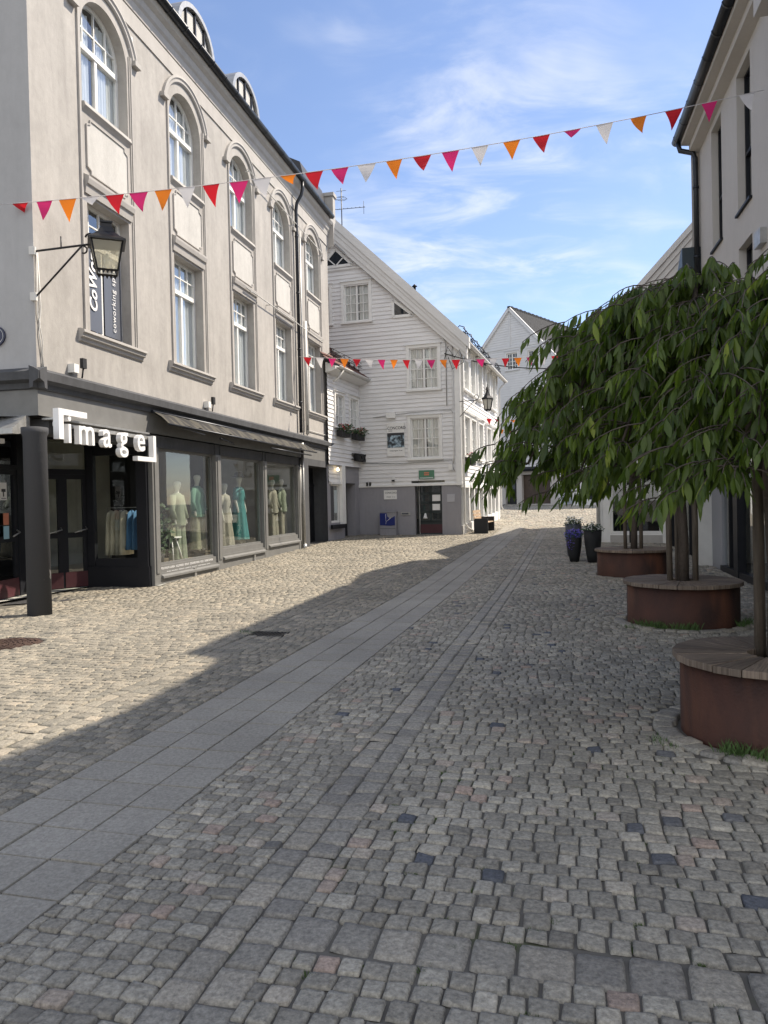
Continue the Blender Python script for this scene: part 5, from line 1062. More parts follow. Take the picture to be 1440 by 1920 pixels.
mb = MB(); mb.prism(RBF, [(-EL - .02, 9.3), (8.5, 9.3), (8.5, 9.31), (-EL - .02, 9.31)], 0, -8); mb.profile(RBF, -EL, -EL + .05, [(0, 9.3), (-4, 11.38), (-8, 9.3)]); part('gable_wall', mb, MT['modern'], rb)
# added roofline beyond the frame, shaped to set the near edge of the street shadow
mb = MB(); mb.prism(RBF, [(1.76, 8.3), (8.5, 8.3), (8.5, 9.0), (7.0, 9.8), (5.0, 9.0), (3.4, 8.55), (1.76, 9.0)], .40, -6); part('added_shadow_roofline', mb, MT['modern'], rb)
mb = MB(); P_ = [(6.98, 16.5, 9.75), (8.1, 18.9, 10.95), (9.2, 21.4, 10.9), (14, 20.5, 10.9), (13, 16.3, 10.9), (8.5, 16.3, 9.9)]; n = 6; mb.add([(x, y, 0) for x, y, z in P_] + P_, [tuple(range(n)), tuple(range(2 * n - 1, n - 1, -1))] + [(i, i + n, (i + 1) % n + n, (i + 1) % n) for i in range(n)]); part('added_shadow_block', mb, MT['modern'], rb)  # unseen block added behind the building to cast the farther street shadow
mb = MB(); mb.box(RBF, .45, .80, .0, .10, 5.42, 5.66); part('wall_box', mb, MT['steel'], rb)
# ground floor: white pier, metal posts, glass
gz = lambda s_: g(RBF.w(s_, 0, 0).y)
mb = MB(); mb.box(RBF, -3.80, -3.48, -.05, .24, gz(-3.6) - .05, 2.95); part('pier', mb, MT['white'], rb)
mb = MB(); mb.box(RBF, -3.48, -2.6, -.12, -.03, 0, 2.95); mb.box(RBF, -4.1, -3.8, -.2, -.1, 0, 2.95); part('side_panel', mb, pbr('pale grey panel', (.30, .31, .34), .5), rb)
mb = MB()
for s_ in (-1.45, 0.9, 3.2, 5.5): mb.box(RBF, s_, s_ + .30, -.12, .03, 0, 2.95)
for s_ in (-2.1, -.2, 2.0, 4.3): mb.box(RBF, s_, s_ + .06, -.12, -.04, 0, 2.95)
mb.box(RBF, -2.6, 8.5, -.12, .01, gz(0) - .02, .14); mb.box(RBF, -2.6, 8.5, -.12, .02, 2.75, 2.92); part('shop_posts', mb, MT['dark2'], rb)
mb = MB(); mb.rect(RBF, -2.6, 8.5, .1, 2.8, -.08); part('pane', mb, MT['shopglass'], rb)
mb = MB(); mb.rect(RBF, -4, 8.5, 0, 2.95, -2.5); mb.quad(RBF.w(-4, -.1, 2.9), RBF.w(8.5, -.1, 2.9), RBF.w(8.5, -2.5, 2.9), RBF.w(-4, -2.5, 2.9)); part('interior_wall', mb, MT['inner'], rb)
# ---- lower house with the tiled eaves
lh = thing('low_tiled_house', 'low pale yellow rendered house with brown tiled eaves between taller buildings', 'house', tuple(RBF.w(-7, 0, .1)))
mb = MB(); hl = [(-7.6, -6.8, 4.6, 5.7), (-5.6, -4.8, 4.6, 5.7)]; wall_grid(mb, RBF, -10.5, -4.0, 2.9, 6.35, hl)
for h in hl: reveal(mb, RBF, h, 0, -.15)
part('wall', mb, MT['yellow'], lh)
for h in hl: window(lh, RBF, *h, .12, cols=2, curtain='curtain')
mb = MB(); N = 70
for i in range(N):
    s_ = -10.5 + 6.45 * i / N; w = 6.45 / N
    for k in range(13):
        o0_, z0_ = .42 - .30 * k, 6.35 + .37 * k; o1_, z1_ = o0_ - .33, z0_ + .38
        mb.add([RBF.w(s_, o0_, z0_ + .04), RBF.w(s_ + w / 2, o0_, z0_ + .085), RBF.w(s_ + w, o0_, z0_ + .04), RBF.w(s_ + w, o1_, z1_), RBF.w(s_ + w / 2, o1_, z1_ + .045), RBF.w(s_, o1_, z1_)], [(0, 1, 4, 5), (1, 2, 3, 4)], True)
part('roof', mb, MT['tile'], lh)
mb = MB(); mb.profile(RBF, -10.5, -4.02, [(0, 6.05), (.22, 6.08), (.22, 6.2), (.30, 6.26), (.30, 6.34), (0, 6.36)]); mb.loft([[RBF.w(s_, .46 + (o - .40) * 1.1, 6.36 + (z - 7.22) * 1.1) for o, z in pr] for s_ in (-10.5, -4.1)]); part('eaves', mb, MT['yellow'], lh)
mb = MB(); mb.prism(RBF, [(-4.7, 6.42), (-4.02, 6.42), (-4.02, 6.95), (-4.2, 6.92), (-4.7, 6.55)], .38, -1.2); part('lead_flashing', mb, pbr('lead flashing', (.04, .055, .065), .45, metal=.4), lh)
mb = MB(); mb.box(RBF, -10.5, -4.1, -.2, .02, 2.7, 2.9)
for s_ in (-4.6, -5.9, -7.4, -8.6): mb.box(RBF, s_, s_ + .08, -.16, .0, 0, 2.7)
part('shop_posts', mb, MT['dark2'], lh); mb = MB(); mb.box(RBF, -10.2, -9.5, -.3, .06, 0, 2.9); part('pier', mb, MT['white'], lh)
mb = MB(); mb.rect(RBF, -9.5, -4.1, .2, 2.7, -.08); part('pane', mb, MT['shopglass'], lh); mb = MB(); mb.rect(RBF, -10.5, -4.0, 0, 2.9, -2.4); part('interior_wall', mb, MT['inner'], lh)

# ---- white gabled house projecting into the street
GG = FR(6.42, 22.35, 113); GSs = FR(6.42, 22.35, 23)      # gable to the right; street side
gh = thing('projecting_clapboard_house', 'white gabled clapboard house projecting beyond the trees with a shop window', 'house', (6.42, 22.35, .2))
gR = 9.0; gE = 6.05; gA = (4.5, 10.75)
lfg = lambda z: 0 if z < gE else (z - gE) / (gA[1] - gE) * gA[0]
rfg = lambda z: gR if z < gE else gR - (z - gE) / (gA[1] - gE) * (gR - gA[0])
mb = MB(); clap(mb, GG, 2.5, 10.7, .15, lfg, rfg); 
part('clapboards', mb, MT['clap'], gh)
mb = MB(); wall_grid(mb, GG, 0, gR, 0, 2.5, [(.42, 2.06, .44, 2.4)]); mb.box(GG, .0, .18, 0, .03, .15, 2.5); mb.box(GG, .20, .40, 0, .03, .15, 2.5); mb.box(GG, -.02, gR, -.02, .05, 2.42, 2.55); mb.quad(GSs.w(0, 0, 0), GSs.w(9, 0, 0), GSs.w(9, 0, 6.1), GSs.w(0, 0, 6.1)); part('ground_floor_wall', mb, MT['white'], gh)
mb = MB(); mb.box(GG, .40, 2.2, 0, .08, .0, .40); part('plinth', mb, MT['trim'], gh)
window(gh, GG, .42, 2.06, .44, 2.4, .05, cols=1, curtain=None, glassm='shopglass', name='shop_window')
mb = MB(); mb.box(GG, .95, 1.04, .05, .14, .1, 2.5); part('post', mb, MT['dark2'], gh)
mb = MB()
for (a, b) in (((-.35, gE - .36), (gA[0], gA[1] + .05)), ((gA[0], gA[1] + .05), (gR + .35, gE - .36))):
    for w, o in ((.05, .30), (.27, .26), (.50, .22), (.72, .16)):
        bar(mb, GG, (a[0], a[1] - w), (b[0], b[1] - w), .17, 0, o)
part('rake_boards', mb, MT['roofboard'], gh)
mb = MB(); mb.prism(GG, [(-.42, gE - .38), (gA[0], gA[1] + .06), (gA[0], gA[1] + .26), (-.42, gE - .16)], .36, -9.5); mb.prism(GG, [(gA[0], gA[1] + .06), (gR + .4, gE - .38), (gR + .4, gE - .16), (gA[0], gA[1] + .26)], .36, -9.5); part('roof', mb, MT['roofboard'], gh)
mb = MB(); mb.tube([GG.w(.06, .08, 5.6), GG.w(.06, .08, .3)], .045, 8); part('downpipe', mb, MT['pipewhite'], gh)
# ---- a further house seen beneath the branches, and one left of the end house
fh = thing('distant_house', 'pale house half hidden by the foliage at the right end of the street', 'house', (14.5, 46, 1.1))
FH = FR(11.9, 46.6, 100); mb = MB(); wall_grid(mb, FH, 0, 9, .5, 8, [(1, 2.2, 1.4, 3), (3.2, 4.4, 1.4, 3)]); reveal(mb, FH, (1, 2.2, 1.4, 3), 0, -.3); mb.prism(FH, [(-.2, 8), (9.2, 8), (4.5, 11.2)], .2, -8); part('wall', mb, MT['clapblue'], fh); mb = MB(); mb.rect(FH, 1, 4.4, 1.4, 3, -.25); part('pane', mb, MT['glassdark'], fh)
fh = thing('distant_house', 'white roofed house glimpsed left of the end house above the snow guards', 'house', (3, 62, 1.6))
FH = FR(-3.0, 64, 92); mb = MB(); mb.box(FH, 0, 11, -8, 0, 0, 12); part('wall', mb, MT['clapblue'], fh); mb = MB(); mb.prism(FH, [(-.3, 12), (11.3, 12), (11.3, 12.2), (5.5, 14.6), (-.3, 12.2)], .3, -8.3); part('roof', mb, MT['roofboard'], fh)

# ============================================================ OBJECTS
def sag(p0, p1, d, n=14): return [p0.lerp(p1, k / n) - Vector((0, 0, 4 * d * (k / n) * (1 - k / n))) for k in range(n + 1)]

# ---- big four sided lantern on the corner
def lantern_square(t, c, rot, k=1.0):
    """hanging lantern, c = centre of the glass body's top"""
    hw, hb, H = .205 * k, .135 * k, .40 * k
    def ring(h, z): return [Vector((c[0] + h * sqrt(2) * cos(rot + pi / 4 + pi / 2 * i), c[1] + h * sqrt(2) * sin(rot + pi / 4 + pi / 2 * i), c[2] + z)) for i in range(4)]
    T, B = ring(hw, 0), ring(hb, -H); mb = MB()
    for i in range(4):
        mb.tube([T[i], B[i]], .014 * k, 4, smooth=False); mb.tube([T[i], T[(i + 1) % 4]], .016 * k, 4, smooth=False); mb.tube([B[i], B[(i + 1) % 4]], .016 * k, 4, smooth=False)
    for i in range(4):      # scalloped skirt
        a, b = B[i], B[(i + 1) % 4]; n = 5
        for j in range(n):
            p, q = a.lerp(b, j / n), a.lerp(b, (j + 1) / n); mb.add([p, q, p.lerp(q, .5) - Vector((0, 0, .06 * k))], [(0, 1, 2)])
    fr_ = part('frame', mb, MT['black'], t)
    mb = MB()
    for i in range(4): mb.quad(T[i], T[(i + 1) % 4], B[(i + 1) % 4], B[i])
    part('pane', mb, MT['lampglass'], fr_)
    mb = MB(); mb.loft([ring(h, z) for h, z in ((.25 * k, -.01), (.245 * k, .02), (.17 * k, .075 * k), (.11 * k, .14 * k), (.075 * k, .22 * k), (.07 * k, .27 * k), (.085 * k, .275 * k), (.085 * k, .30 * k), (.06 * k, .31 * k))], smooth=False); part('roof', mb, MT['black'], t)
    mb = MB(); mb.lathe((c[0], c[1], c[2] - .24 * k), [(.0, -.09), (.035, -.07), (.045, 0), (.03, .06), (.02, .1)], 12); mb.lathe((c[0], c[1], c[2] - .39 * k), [(.05, 0), (.03, .05)], 8); part('bulb', mb, MT['white'], t)
hc = Vector((-5.13, 11.08, 5.40)); lc = Vector((-4.02, 11.0, 5.46))
t = thing('wall_lantern', 'large black four sided lantern with milky panes on an iron bracket at the building corner', 'lantern', hc, 'wall lanterns')
lantern_square(t, (lc.x, lc.y, lc.z), radians(22), 1.05)
mb = MB(); a = hc; b = lc + Vector((-.24, 0, .0)); mb.tube([a, b], .016, 6); mb.tube([hc - Vector((0, 0, .68)), a.lerp(b, .86)], .014, 6); mb.tube([a.lerp(b, .48), a.lerp(b, .48) + Vector((0, 0, .17))], .010, 5)
def curl(c, r, d, a0, a1, n=12): return [Vector(c) + d * (r * (1 - .35 * i / n) * cos(a0 + (a1 - a0) * i / n)) + Vector((0, 0, r * (1 - .35 * i / n) * sin(a0 + (a1 - a0) * i / n))) for i in range(n + 1)]
dd = (b - a).normalized(); mb.tube(curl(b + Vector((-.02, 0, .09)), .085, dd, -pi / 2, pi * .9), .014, 6); mb.tube(curl(a.lerp(b, .88) - Vector((0, 0, .08)), .06, dd, pi / 2, -pi * .7), .012, 6); part('bracket', mb, MT['black'], t)
mb = MB(); mb.box(W0, hc.x - .06, hc.x + .03, -hc.y - .0, -hc.y + .05, hc.z - .06, hc.z + .06); mb.box(W0, hc.x - .06, hc.x + .03, -hc.y, -hc.y + .05, hc.z - .74, hc.z - .62); part('wall_plate', mb, MT['pipewhite'], t)
# ---- smaller lantern on the gabled house
hc = CG.w(.02, .05, 5.12); lc = Vector((3.83, 26.75, 5.17))
t = thing('wall_lantern', 'black hexagonal spired lantern on a scrolled bracket at the gabled house corner', 'lantern', hc, 'wall lanterns')
mb = MB(); mb.lathe(tuple(lc), [(.24, -.0), (.23, .03), (.13, .12), (.07, .24), (.05, .34), (.08, .35), (.05, .39), (.06, .41), (.02, .47), (.0, .58)], sq=6, rot=.3); part('roof', mb, MT['black'], t)
mb = MB()
for i in range(6):
    a_ = .3 + pi / 3 * i; a2 = a_ + pi / 3; T_ = lc + Vector((.20 * cos(a_), .20 * sin(a_), 0)); B_ = lc + Vector((.12 * cos(a_), .12 * sin(a_), -.38)); B2 = lc + Vector((.12 * cos(a2), .12 * sin(a2), -.38)); mb.tube([T_, B_], .013, 4); mb.tube([B_, B2], .016, 4); mb.add([B_, B2, B_.lerp(B2, .5) - Vector((0, 0, .05))], [(0, 1, 2)])
fr_ = part('frame', mb, MT['black'], t); mb = MB(); mb.lathe(tuple(lc), [(.11, -.38), (.19, -.01)], sq=6, rot=.3, cap=False); part('pane', mb, pbr('frosted lantern pane', (.62, .60, .52), .5), fr_)
mb = MB(); e_ = lc + Vector((-.24, 0, .0)); mb.tube([hc, e_], .014, 6); mb.tube([hc - Vector((0, 0, .55)), hc.lerp(e_, .72)], .012, 6); dd = (e_ - hc).normalized(); mb.tube(curl(hc.lerp(e_, .78) + Vector((0, 0, .11)), .10, dd, -pi / 2, pi), .012, 6); mb.tube(curl(hc.lerp(e_, .7) - Vector((0, 0, .09)), .07, dd, pi / 2, -pi * .8), .011, 6); part('bracket', mb, MT['black'], t)

# ---- bunting
COLS = {'r': 'red', 'p': 'pink', 'o': 'orange', 'w': 'whitecloth'}
def bunting(p0, p1, sg, cols, ts, size, label, rope=.006, seed=1, wind=.25):
    p0, p1 = Vector(p0), Vector(p1); r_ = random.Random(seed)
    t = thing('bunting_string', label, 'bunting', p0.lerp(p1, .5), 'strings of bunting over the street')
    f = lambda u: p0.lerp(p1, u) - Vector((0, 0, 4 * sg * u * (1 - u)))
    mb = MB(); mb.tube([f(k / 60) for k in range(61)], rope, 5); part('cord', mb, MT['whitecloth'], t)
    L_ = (p1 - p0).length; dirn = (p1 - p0).normalized(); side = dirn.cross(Vector((0, 0, 1))).normalized()
    for u, c in zip(ts, cols):
        w = size * r_.uniform(.9, 1.08) / L_; h = size * r_.uniform(1.0, 1.2); mb = MB(); n = 6
        sw = r_.gauss(0, wind); sx = r_.uniform(-.05, .12) * size; fold = r_.uniform(.6, 1) if r_.random() > .14 else .42
        rows_ = []
        for j in range(n + 1):
            v = j / n; hw_ = w / 2 * (1 - v)
            row = []
            for i in (-1, 0, 1):
                p = f(u + i * hw_) - Vector((0, 0, h * v * (fold if fold < .5 else 1))) + side * (sw * size * v * v + .02 * size * i * sin(v * 5 + u * 30)) + dirn * (sx * v * v * 2.2); row.append(p)
            rows_.append(row)
        for j in range(n):
            for i in range(2): mb.add([rows_[j][i], rows_[j][i + 1], rows_[j + 1][i + 1], rows_[j + 1][i]], [(0, 1, 2, 3)], True)
        part('pennant', mb, MT[COLS[c]], t)
# fitted positions along the near string
x1 = [42, 87, 130, 172, 218, 262, 308, 352, 397, 449, 492, 541, 589, 637, 687, 738, 790, 843, 898, 957, 1012, 1070, 1130, 1193, 1259, 1325, 1395]
A1 = Vector((-5.62, 11.02, 6.08)); B1 = RBF.w(.85, .03, 7.72)
def upar(x):      # parameter along the string seen at picture column x (1440 wide)
    x = x + .022 * (575 + x * .16); k = (x - 720) / F; return (k * A1.y - A1.x) / ((B1.x - A1.x) - k * (B1.y - A1.y))
bunting(A1, B1, .30, 'rporw'.replace('orw', '') + 'owrpowrpwor', [0] * 0, .26, 'x') if False else None
bunting(A1, B1, .22, 'rpow' * 1 + 'rpow' + 'rp' + 'wo' + 'rpwo' + 'rpwo' + 'rpwo' + 'rpw', [min(.985, max(.02, upar(x))) for x in x1], .268, 'long near string of red, pink, orange and white pennants crossing above the street', seed=3)
A2 = LB.w(8.49, .12, 5.98); B2 = Vector((6.30, 22.2, 5.86)); n2 = 24
bunting(A2, B2, .14, ('rwpo' * 4)[:15] + 'wrop' + 'wropw', [.028 + .0425 * k for k in range(23)], .25, 'second string of pennants level across the street in front of the tall gable', seed=5)
bunting(CS.w(4.6, .12, 4.98), (9.6, 33.2, 5.1), .10, 'rpworpworpwo', [.04 + .068 * k for k in range(12)], .26, 'third string of pennants below the lantern on the gabled house', seed=7)
bunting((6.3, 40, 5.35), (12, 41, 5.4), .22, 'opwrprprow', [.03 + .07 * k for k in range(10)], .24, 'fourth short string of pennants in front of the end house', seed=9)
bunting((6.8, 44, 4.95), (12, 45, 5.3), .12, 'rprorprw', [.05 + .11 * k for k in range(8)], .24, 'lowest farthest string of small pennants in front of the end house', seed=12)
t = thing('overhead_cable', 'black cable slung from the gabled house corner towards the trees', 'cable', CG.w(-.3, .1, 6.9))
mb = MB(); mb.tube(sag(CG.w(-.5, .06, 6.9), Vector((7.5, 24, 5.9)), .35, 20), .018, 5); mb.tube([CG.w(-.5, .07, 6.7), CG.w(-.35, .2, 7.1), CG.w(-.1, .2, 6.7), CG.w(.1, .3, 6.95), CG.w(.25, .25, 6.5), CG.w(-.2, .15, 6.3), CG.w(-.35, .1, 6.75)], .014, 5)
part('cable', mb, MT['black'], t)

# ---- round steel planters with timber tops
wood, nt, out = new_mat('weathered radial planks'); b = nt.nodes.new('ShaderNodeBsdfPrincipled'); b.inputs['Roughness'].default_value = .8; nt.links.new(b.outputs[0], out.inputs[0])
at = nt.nodes.new('ShaderNodeAttribute'); at.attribute_name = 'grain'; mp = nt.nodes.new('ShaderNodeMapping'); mp.inputs['Scale'].default_value = (2.2, 34, 1); nt.links.new(at.outputs['Vector'], mp.inputs[0])
n = nt.nodes.new('ShaderNodeTexNoise'); n.inputs['Scale'].default_value = 1.6; n.inputs['Detail'].default_value = 8; n.inputs['Roughness'].default_value = .7; n.inputs['Distortion'].default_value = .6; nt.links.new(mp.outputs[0], n.inputs[0])
cr = nt.nodes.new('ShaderNodeValToRGB'); e = cr.color_ramp.elements; e[0].position = .30; e[0].color = (.07, .048, .034, 1); e[1].position = .72; e[1].color = (.30, .235, .18, 1); nt.links.new(n.outputs[0], cr.inputs[0])
sp = nt.nodes.new('ShaderNodeSeparateXYZ'); nt.links.new(at.outputs['Vector'], sp.inputs[0]); vm = nt.nodes.new('ShaderNodeVectorMath'); vm.operation = 'SCALE'; nt.links.new(cr.outputs[0], vm.inputs[0]); nt.links.new(sp.outputs[2], vm.inputs['Scale']); nt.links.new(vm.outputs[0], b.inputs['Base Color'])
bp = nt.nodes.new('ShaderNodeBump'); bp.inputs['Strength'].default_value = .5; bp.inputs['Distance'].default_value = .006; nt.links.new(n.outputs[0], bp.inputs['Height']); nt.links.new(bp.outputs[0], b.inputs['Normal'])
MT['bark'] = pbr('grey brown bark', (.085, .066, .052), .85, var=.45, vscale=14, bump=.7, bscale=40, vstretch=(1, 1, .25))
MT['stake'] = pbr('weathered stake', (.115, .09, .066), .8, var=.4, vscale=10, bump=.4, bscale=30, vstretch=(4, 4, .3))
def plank_part(parent, px, py, z, seed, R=.69):
    r_ = random.Random(seed); mb = MB(); vec = []; n = 21; r0 = .145; tw = r_.uniform(0, 1)
    for k in range(n):
        a0, a1 = 2 * pi * (k + tw) / n, 2 * pi * (k + 1 + tw) / n; gp = .0035; tone = r_.uniform(.72, 1.18); dz = r_.uniform(-.002, .002); off = r_.uniform(0, 30); ns = 5
        ca, sa = cos((a0 + a1) / 2), sin((a0 + a1) / 2); P = []
        for i in range(ns + 1):
            rr = r0 + (R - r0) * i / ns
            for sgn, aa in ((0, a0), (1, a1)):
                x, y = rr * cos(aa), rr * sin(aa); q = gp if sgn == 0 else -gp; x += -sin(aa) * q; y += cos(aa) * q; P.append((px + x, py + y, z + dz, rr, (sgn - .5) * (a1 - a0) * rr))
        tp = [p[:3] for p in P]; bt = [(p[0], p[1], p[2] - .045) for p in P]; m_ = len(tp); fs = []
        for i in range(ns):
            fs += [(2 * i, 2 * i + 2, 2 * i + 3, 2 * i + 1), (m_ + 2 * i + 1, m_ + 2 * i + 3, m_ + 2 * i + 2, m_ + 2 * i), (2 * i, m_ + 2 * i, m_ + 2 * i + 2, 2 * i + 2), (2 * i + 1, 2 * i + 3, m_ + 2 * i + 3, m_ + 2 * i + 1)]
        fs += [(0, 1, m_ + 1, m_), (2 * ns, m_ + 2 * ns, m_ + 2 * ns + 1, 2 * ns + 1)]
        mb.add(tp + bt, fs); vec += [(p[3], p[4] + off, tone) for p in P] * 2
    o = part('seat_planks', mb, wood, parent)
    at = o.data.attributes.new('grain', 'FLOAT_VECTOR', 'POINT'); at.data.foreach_set('vector', np.array(vec, 'f').ravel()); bevel(o, .004, 2); return o
PL = ['nearest round rusty steel planter with a plank seat at the right edge', 'middle round rusty steel planter with a plank seat and grass at its foot', 'farthest round rusty steel planter with a plank seat beside the dark flower pots']
TR = ['nearest weeping tree whose long drooping branches hide the others', 'weeping tree growing from the middle planter', 'weeping tree growing from the farthest planter']
for i, (px, py) in enumerate(PLANT):
    z0 = g(py)
    t = thing('round_planter', PL[i], 'planter', (px, py, z0), 'round steel tree planters')
    mb = MB(); R_ = PRAD[i]; mb.lathe((px, py, z0), [(R_, -.05), (R_, .475), (R_ - .01, .475), (R_ - .01, -.05)], 72, cap=False); part('steel_ring', mb, MT['corten'], t)
    plank_part(t, px, py, z0 + .52, i + 3, R_ + .045)
    mb = MB(); mb.lathe((px, py, z0), [(.0, .42), (R_ - .02, .40)], 24, cap=False); part('soil', mb, MT['soil'], t)
    r_ = random.Random(40 + i)
    for j in range(3 if i == 1 else 2):
        ofs = [(-.15, -.02), (.125, -.10), (.02, .16)][j] if i else [(0., .15), (.12, -.06)][j]; lb = (['left', 'right', 'rear'] if i else ['rear', 'front'])[j]
        s_ = MB(); s_.tube([(px + ofs[0], py + ofs[1], z0 + .35), (px + ofs[0] * 1.05, py + ofs[1], z0 + 1.2), (px + ofs[0] * 1.0 + r_.uniform(-.02, .02), py + ofs[1], z0 + 2.15)], [.036, .035, .033], 12)
        solo('tree_stake', s_, MT['stake'], '%s timber stake tied to the tree in the %s planter' % (lb, ['nearest', 'middle', 'farthest'][i]), 'stake', 'tree stakes', base=(px + ofs[0], py + ofs[1], z0 + .35))

# ---- weeping trees
leaf_m, nt, out = new_mat('cherry leaves')
at = nt.nodes.new('ShaderNodeAttribute'); at.attribute_name = 'tone'; sp = nt.nodes.new('ShaderNodeSeparateColor'); nt.links.new(at.outputs['Color'], sp.inputs[0])
cr = nt.nodes.new('ShaderNodeValToRGB'); e = cr.color_ramp.elements; e[0].position = 0; e[0].color = (.045, .075, .014, 1); e[1].position = 1; e[1].color = (.26, .31, .04, 1); k = e.new(.55); k.color = (.085, .128, .02, 1); k = e.new(.85); k.color = (.14, .195, .026, 1)
nt.links.new(sp.outputs[0], cr.inputs[0])
d_ = nt.nodes.new('ShaderNodeBsdfPrincipled'); d_.inputs['Roughness'].default_value = .42; d_.inputs['Specular IOR Level'].default_value = .45; nt.links.new(cr.outputs[0], d_.inputs['Base Color'])
vm = nt.nodes.new('ShaderNodeVectorMath'); vm.operation = 'MULTIPLY'; vm.inputs[1].default_value = (1.7, 1.9, .7); nt.links.new(cr.outputs[0], vm.inputs[0])
tl = nt.nodes.new('ShaderNodeBsdfTranslucent'); nt.links.new(vm.outputs[0], tl.inputs[0]); mx = nt.nodes.new('ShaderNodeMixShader'); mx.inputs[0].default_value = .42; nt.links.new(d_.outputs[0], mx.inputs[1]); nt.links.new(tl.outputs[0], mx.inputs[2]); nt.links.new(mx.outputs[0], out.inputs[0])
def leaves_mesh(name, pts, dirs, sizes, tones, mat, parent, base):
    """long pointed leaves folded along the midrib, all in one foliage mesh"""
    N = len(pts); pts = np.array(pts); dirs = np.array(dirs); dirs /= np.linalg.norm(dirs, axis=1)[:, None] + 1e-9
    rnd = rng.normal(0, 1, (N, 3)); side = np.cross(dirs, rnd); side /= np.linalg.norm(side, axis=1)[:, None] + 1e-9; nor = np.cross(side, dirs)
    L_ = np.array(sizes)[:, None]; W_ = L_ * rng.uniform(.10, .17, (N, 1)); cv = L_ * rng.uniform(.02, .16, (N, 1)); fd_ = W_ * rng.uniform(.2, .6, (N, 1))
    prof = [(0, .0), (.22, .62), (.5, 1.0), (.78, .62), (1, .02)]
    vs = []
    for u, w in prof:
        mid = pts + dirs * L_ * u - nor * cv * u * u - np.array([0, 0, 1]) * L_ * .12 * u * u
        vs += [mid - side * W_ * w + nor * fd_ * w, mid, mid + side * W_ * w + nor * fd_ * w]
    co = np.stack(vs, 1); nv = co.shape[1]
    f = []
    for i in range(4): f += [(3 * i, 3 * i + 1, 3 * i + 4, 3 * i + 3), (3 * i + 1, 3 * i + 2, 3 * i + 5, 3 * i + 4)]
    f = np.array(f); faces = (f[None] + (np.arange(N) * nv)[:, None, None]).reshape(-1, 4); co = co.reshape(-1, 3) - np.array(base)
    me = bpy.data.meshes.new(name); me.vertices.add(len(co)); me.vertices.foreach_set('co', co.ravel().astype('f')); me.loops.add(faces.size); me.loops.foreach_set('vertex_index', faces.ravel().astype('i')); me.polygons.add(len(faces)); me.polygons.foreach_set('loop_start', (np.arange(len(faces)) * 4).astype('i')); me.polygons.foreach_set('use_smooth', np.ones(len(faces), bool)); me.update(calc_edges=True)
    at = me.color_attributes.new('tone', 'FLOAT_COLOR', 'POINT'); col = np.ones((N, nv, 4), 'f'); col[..., 0] = np.array(tones)[:, None]; at.data.foreach_set('color', col.ravel()); me.materials.append(mat)
    o = bpy.data.objects.new(name, me); C.objects.link(o); o.parent = parent; BASES[o.name] = Vector(base); return o
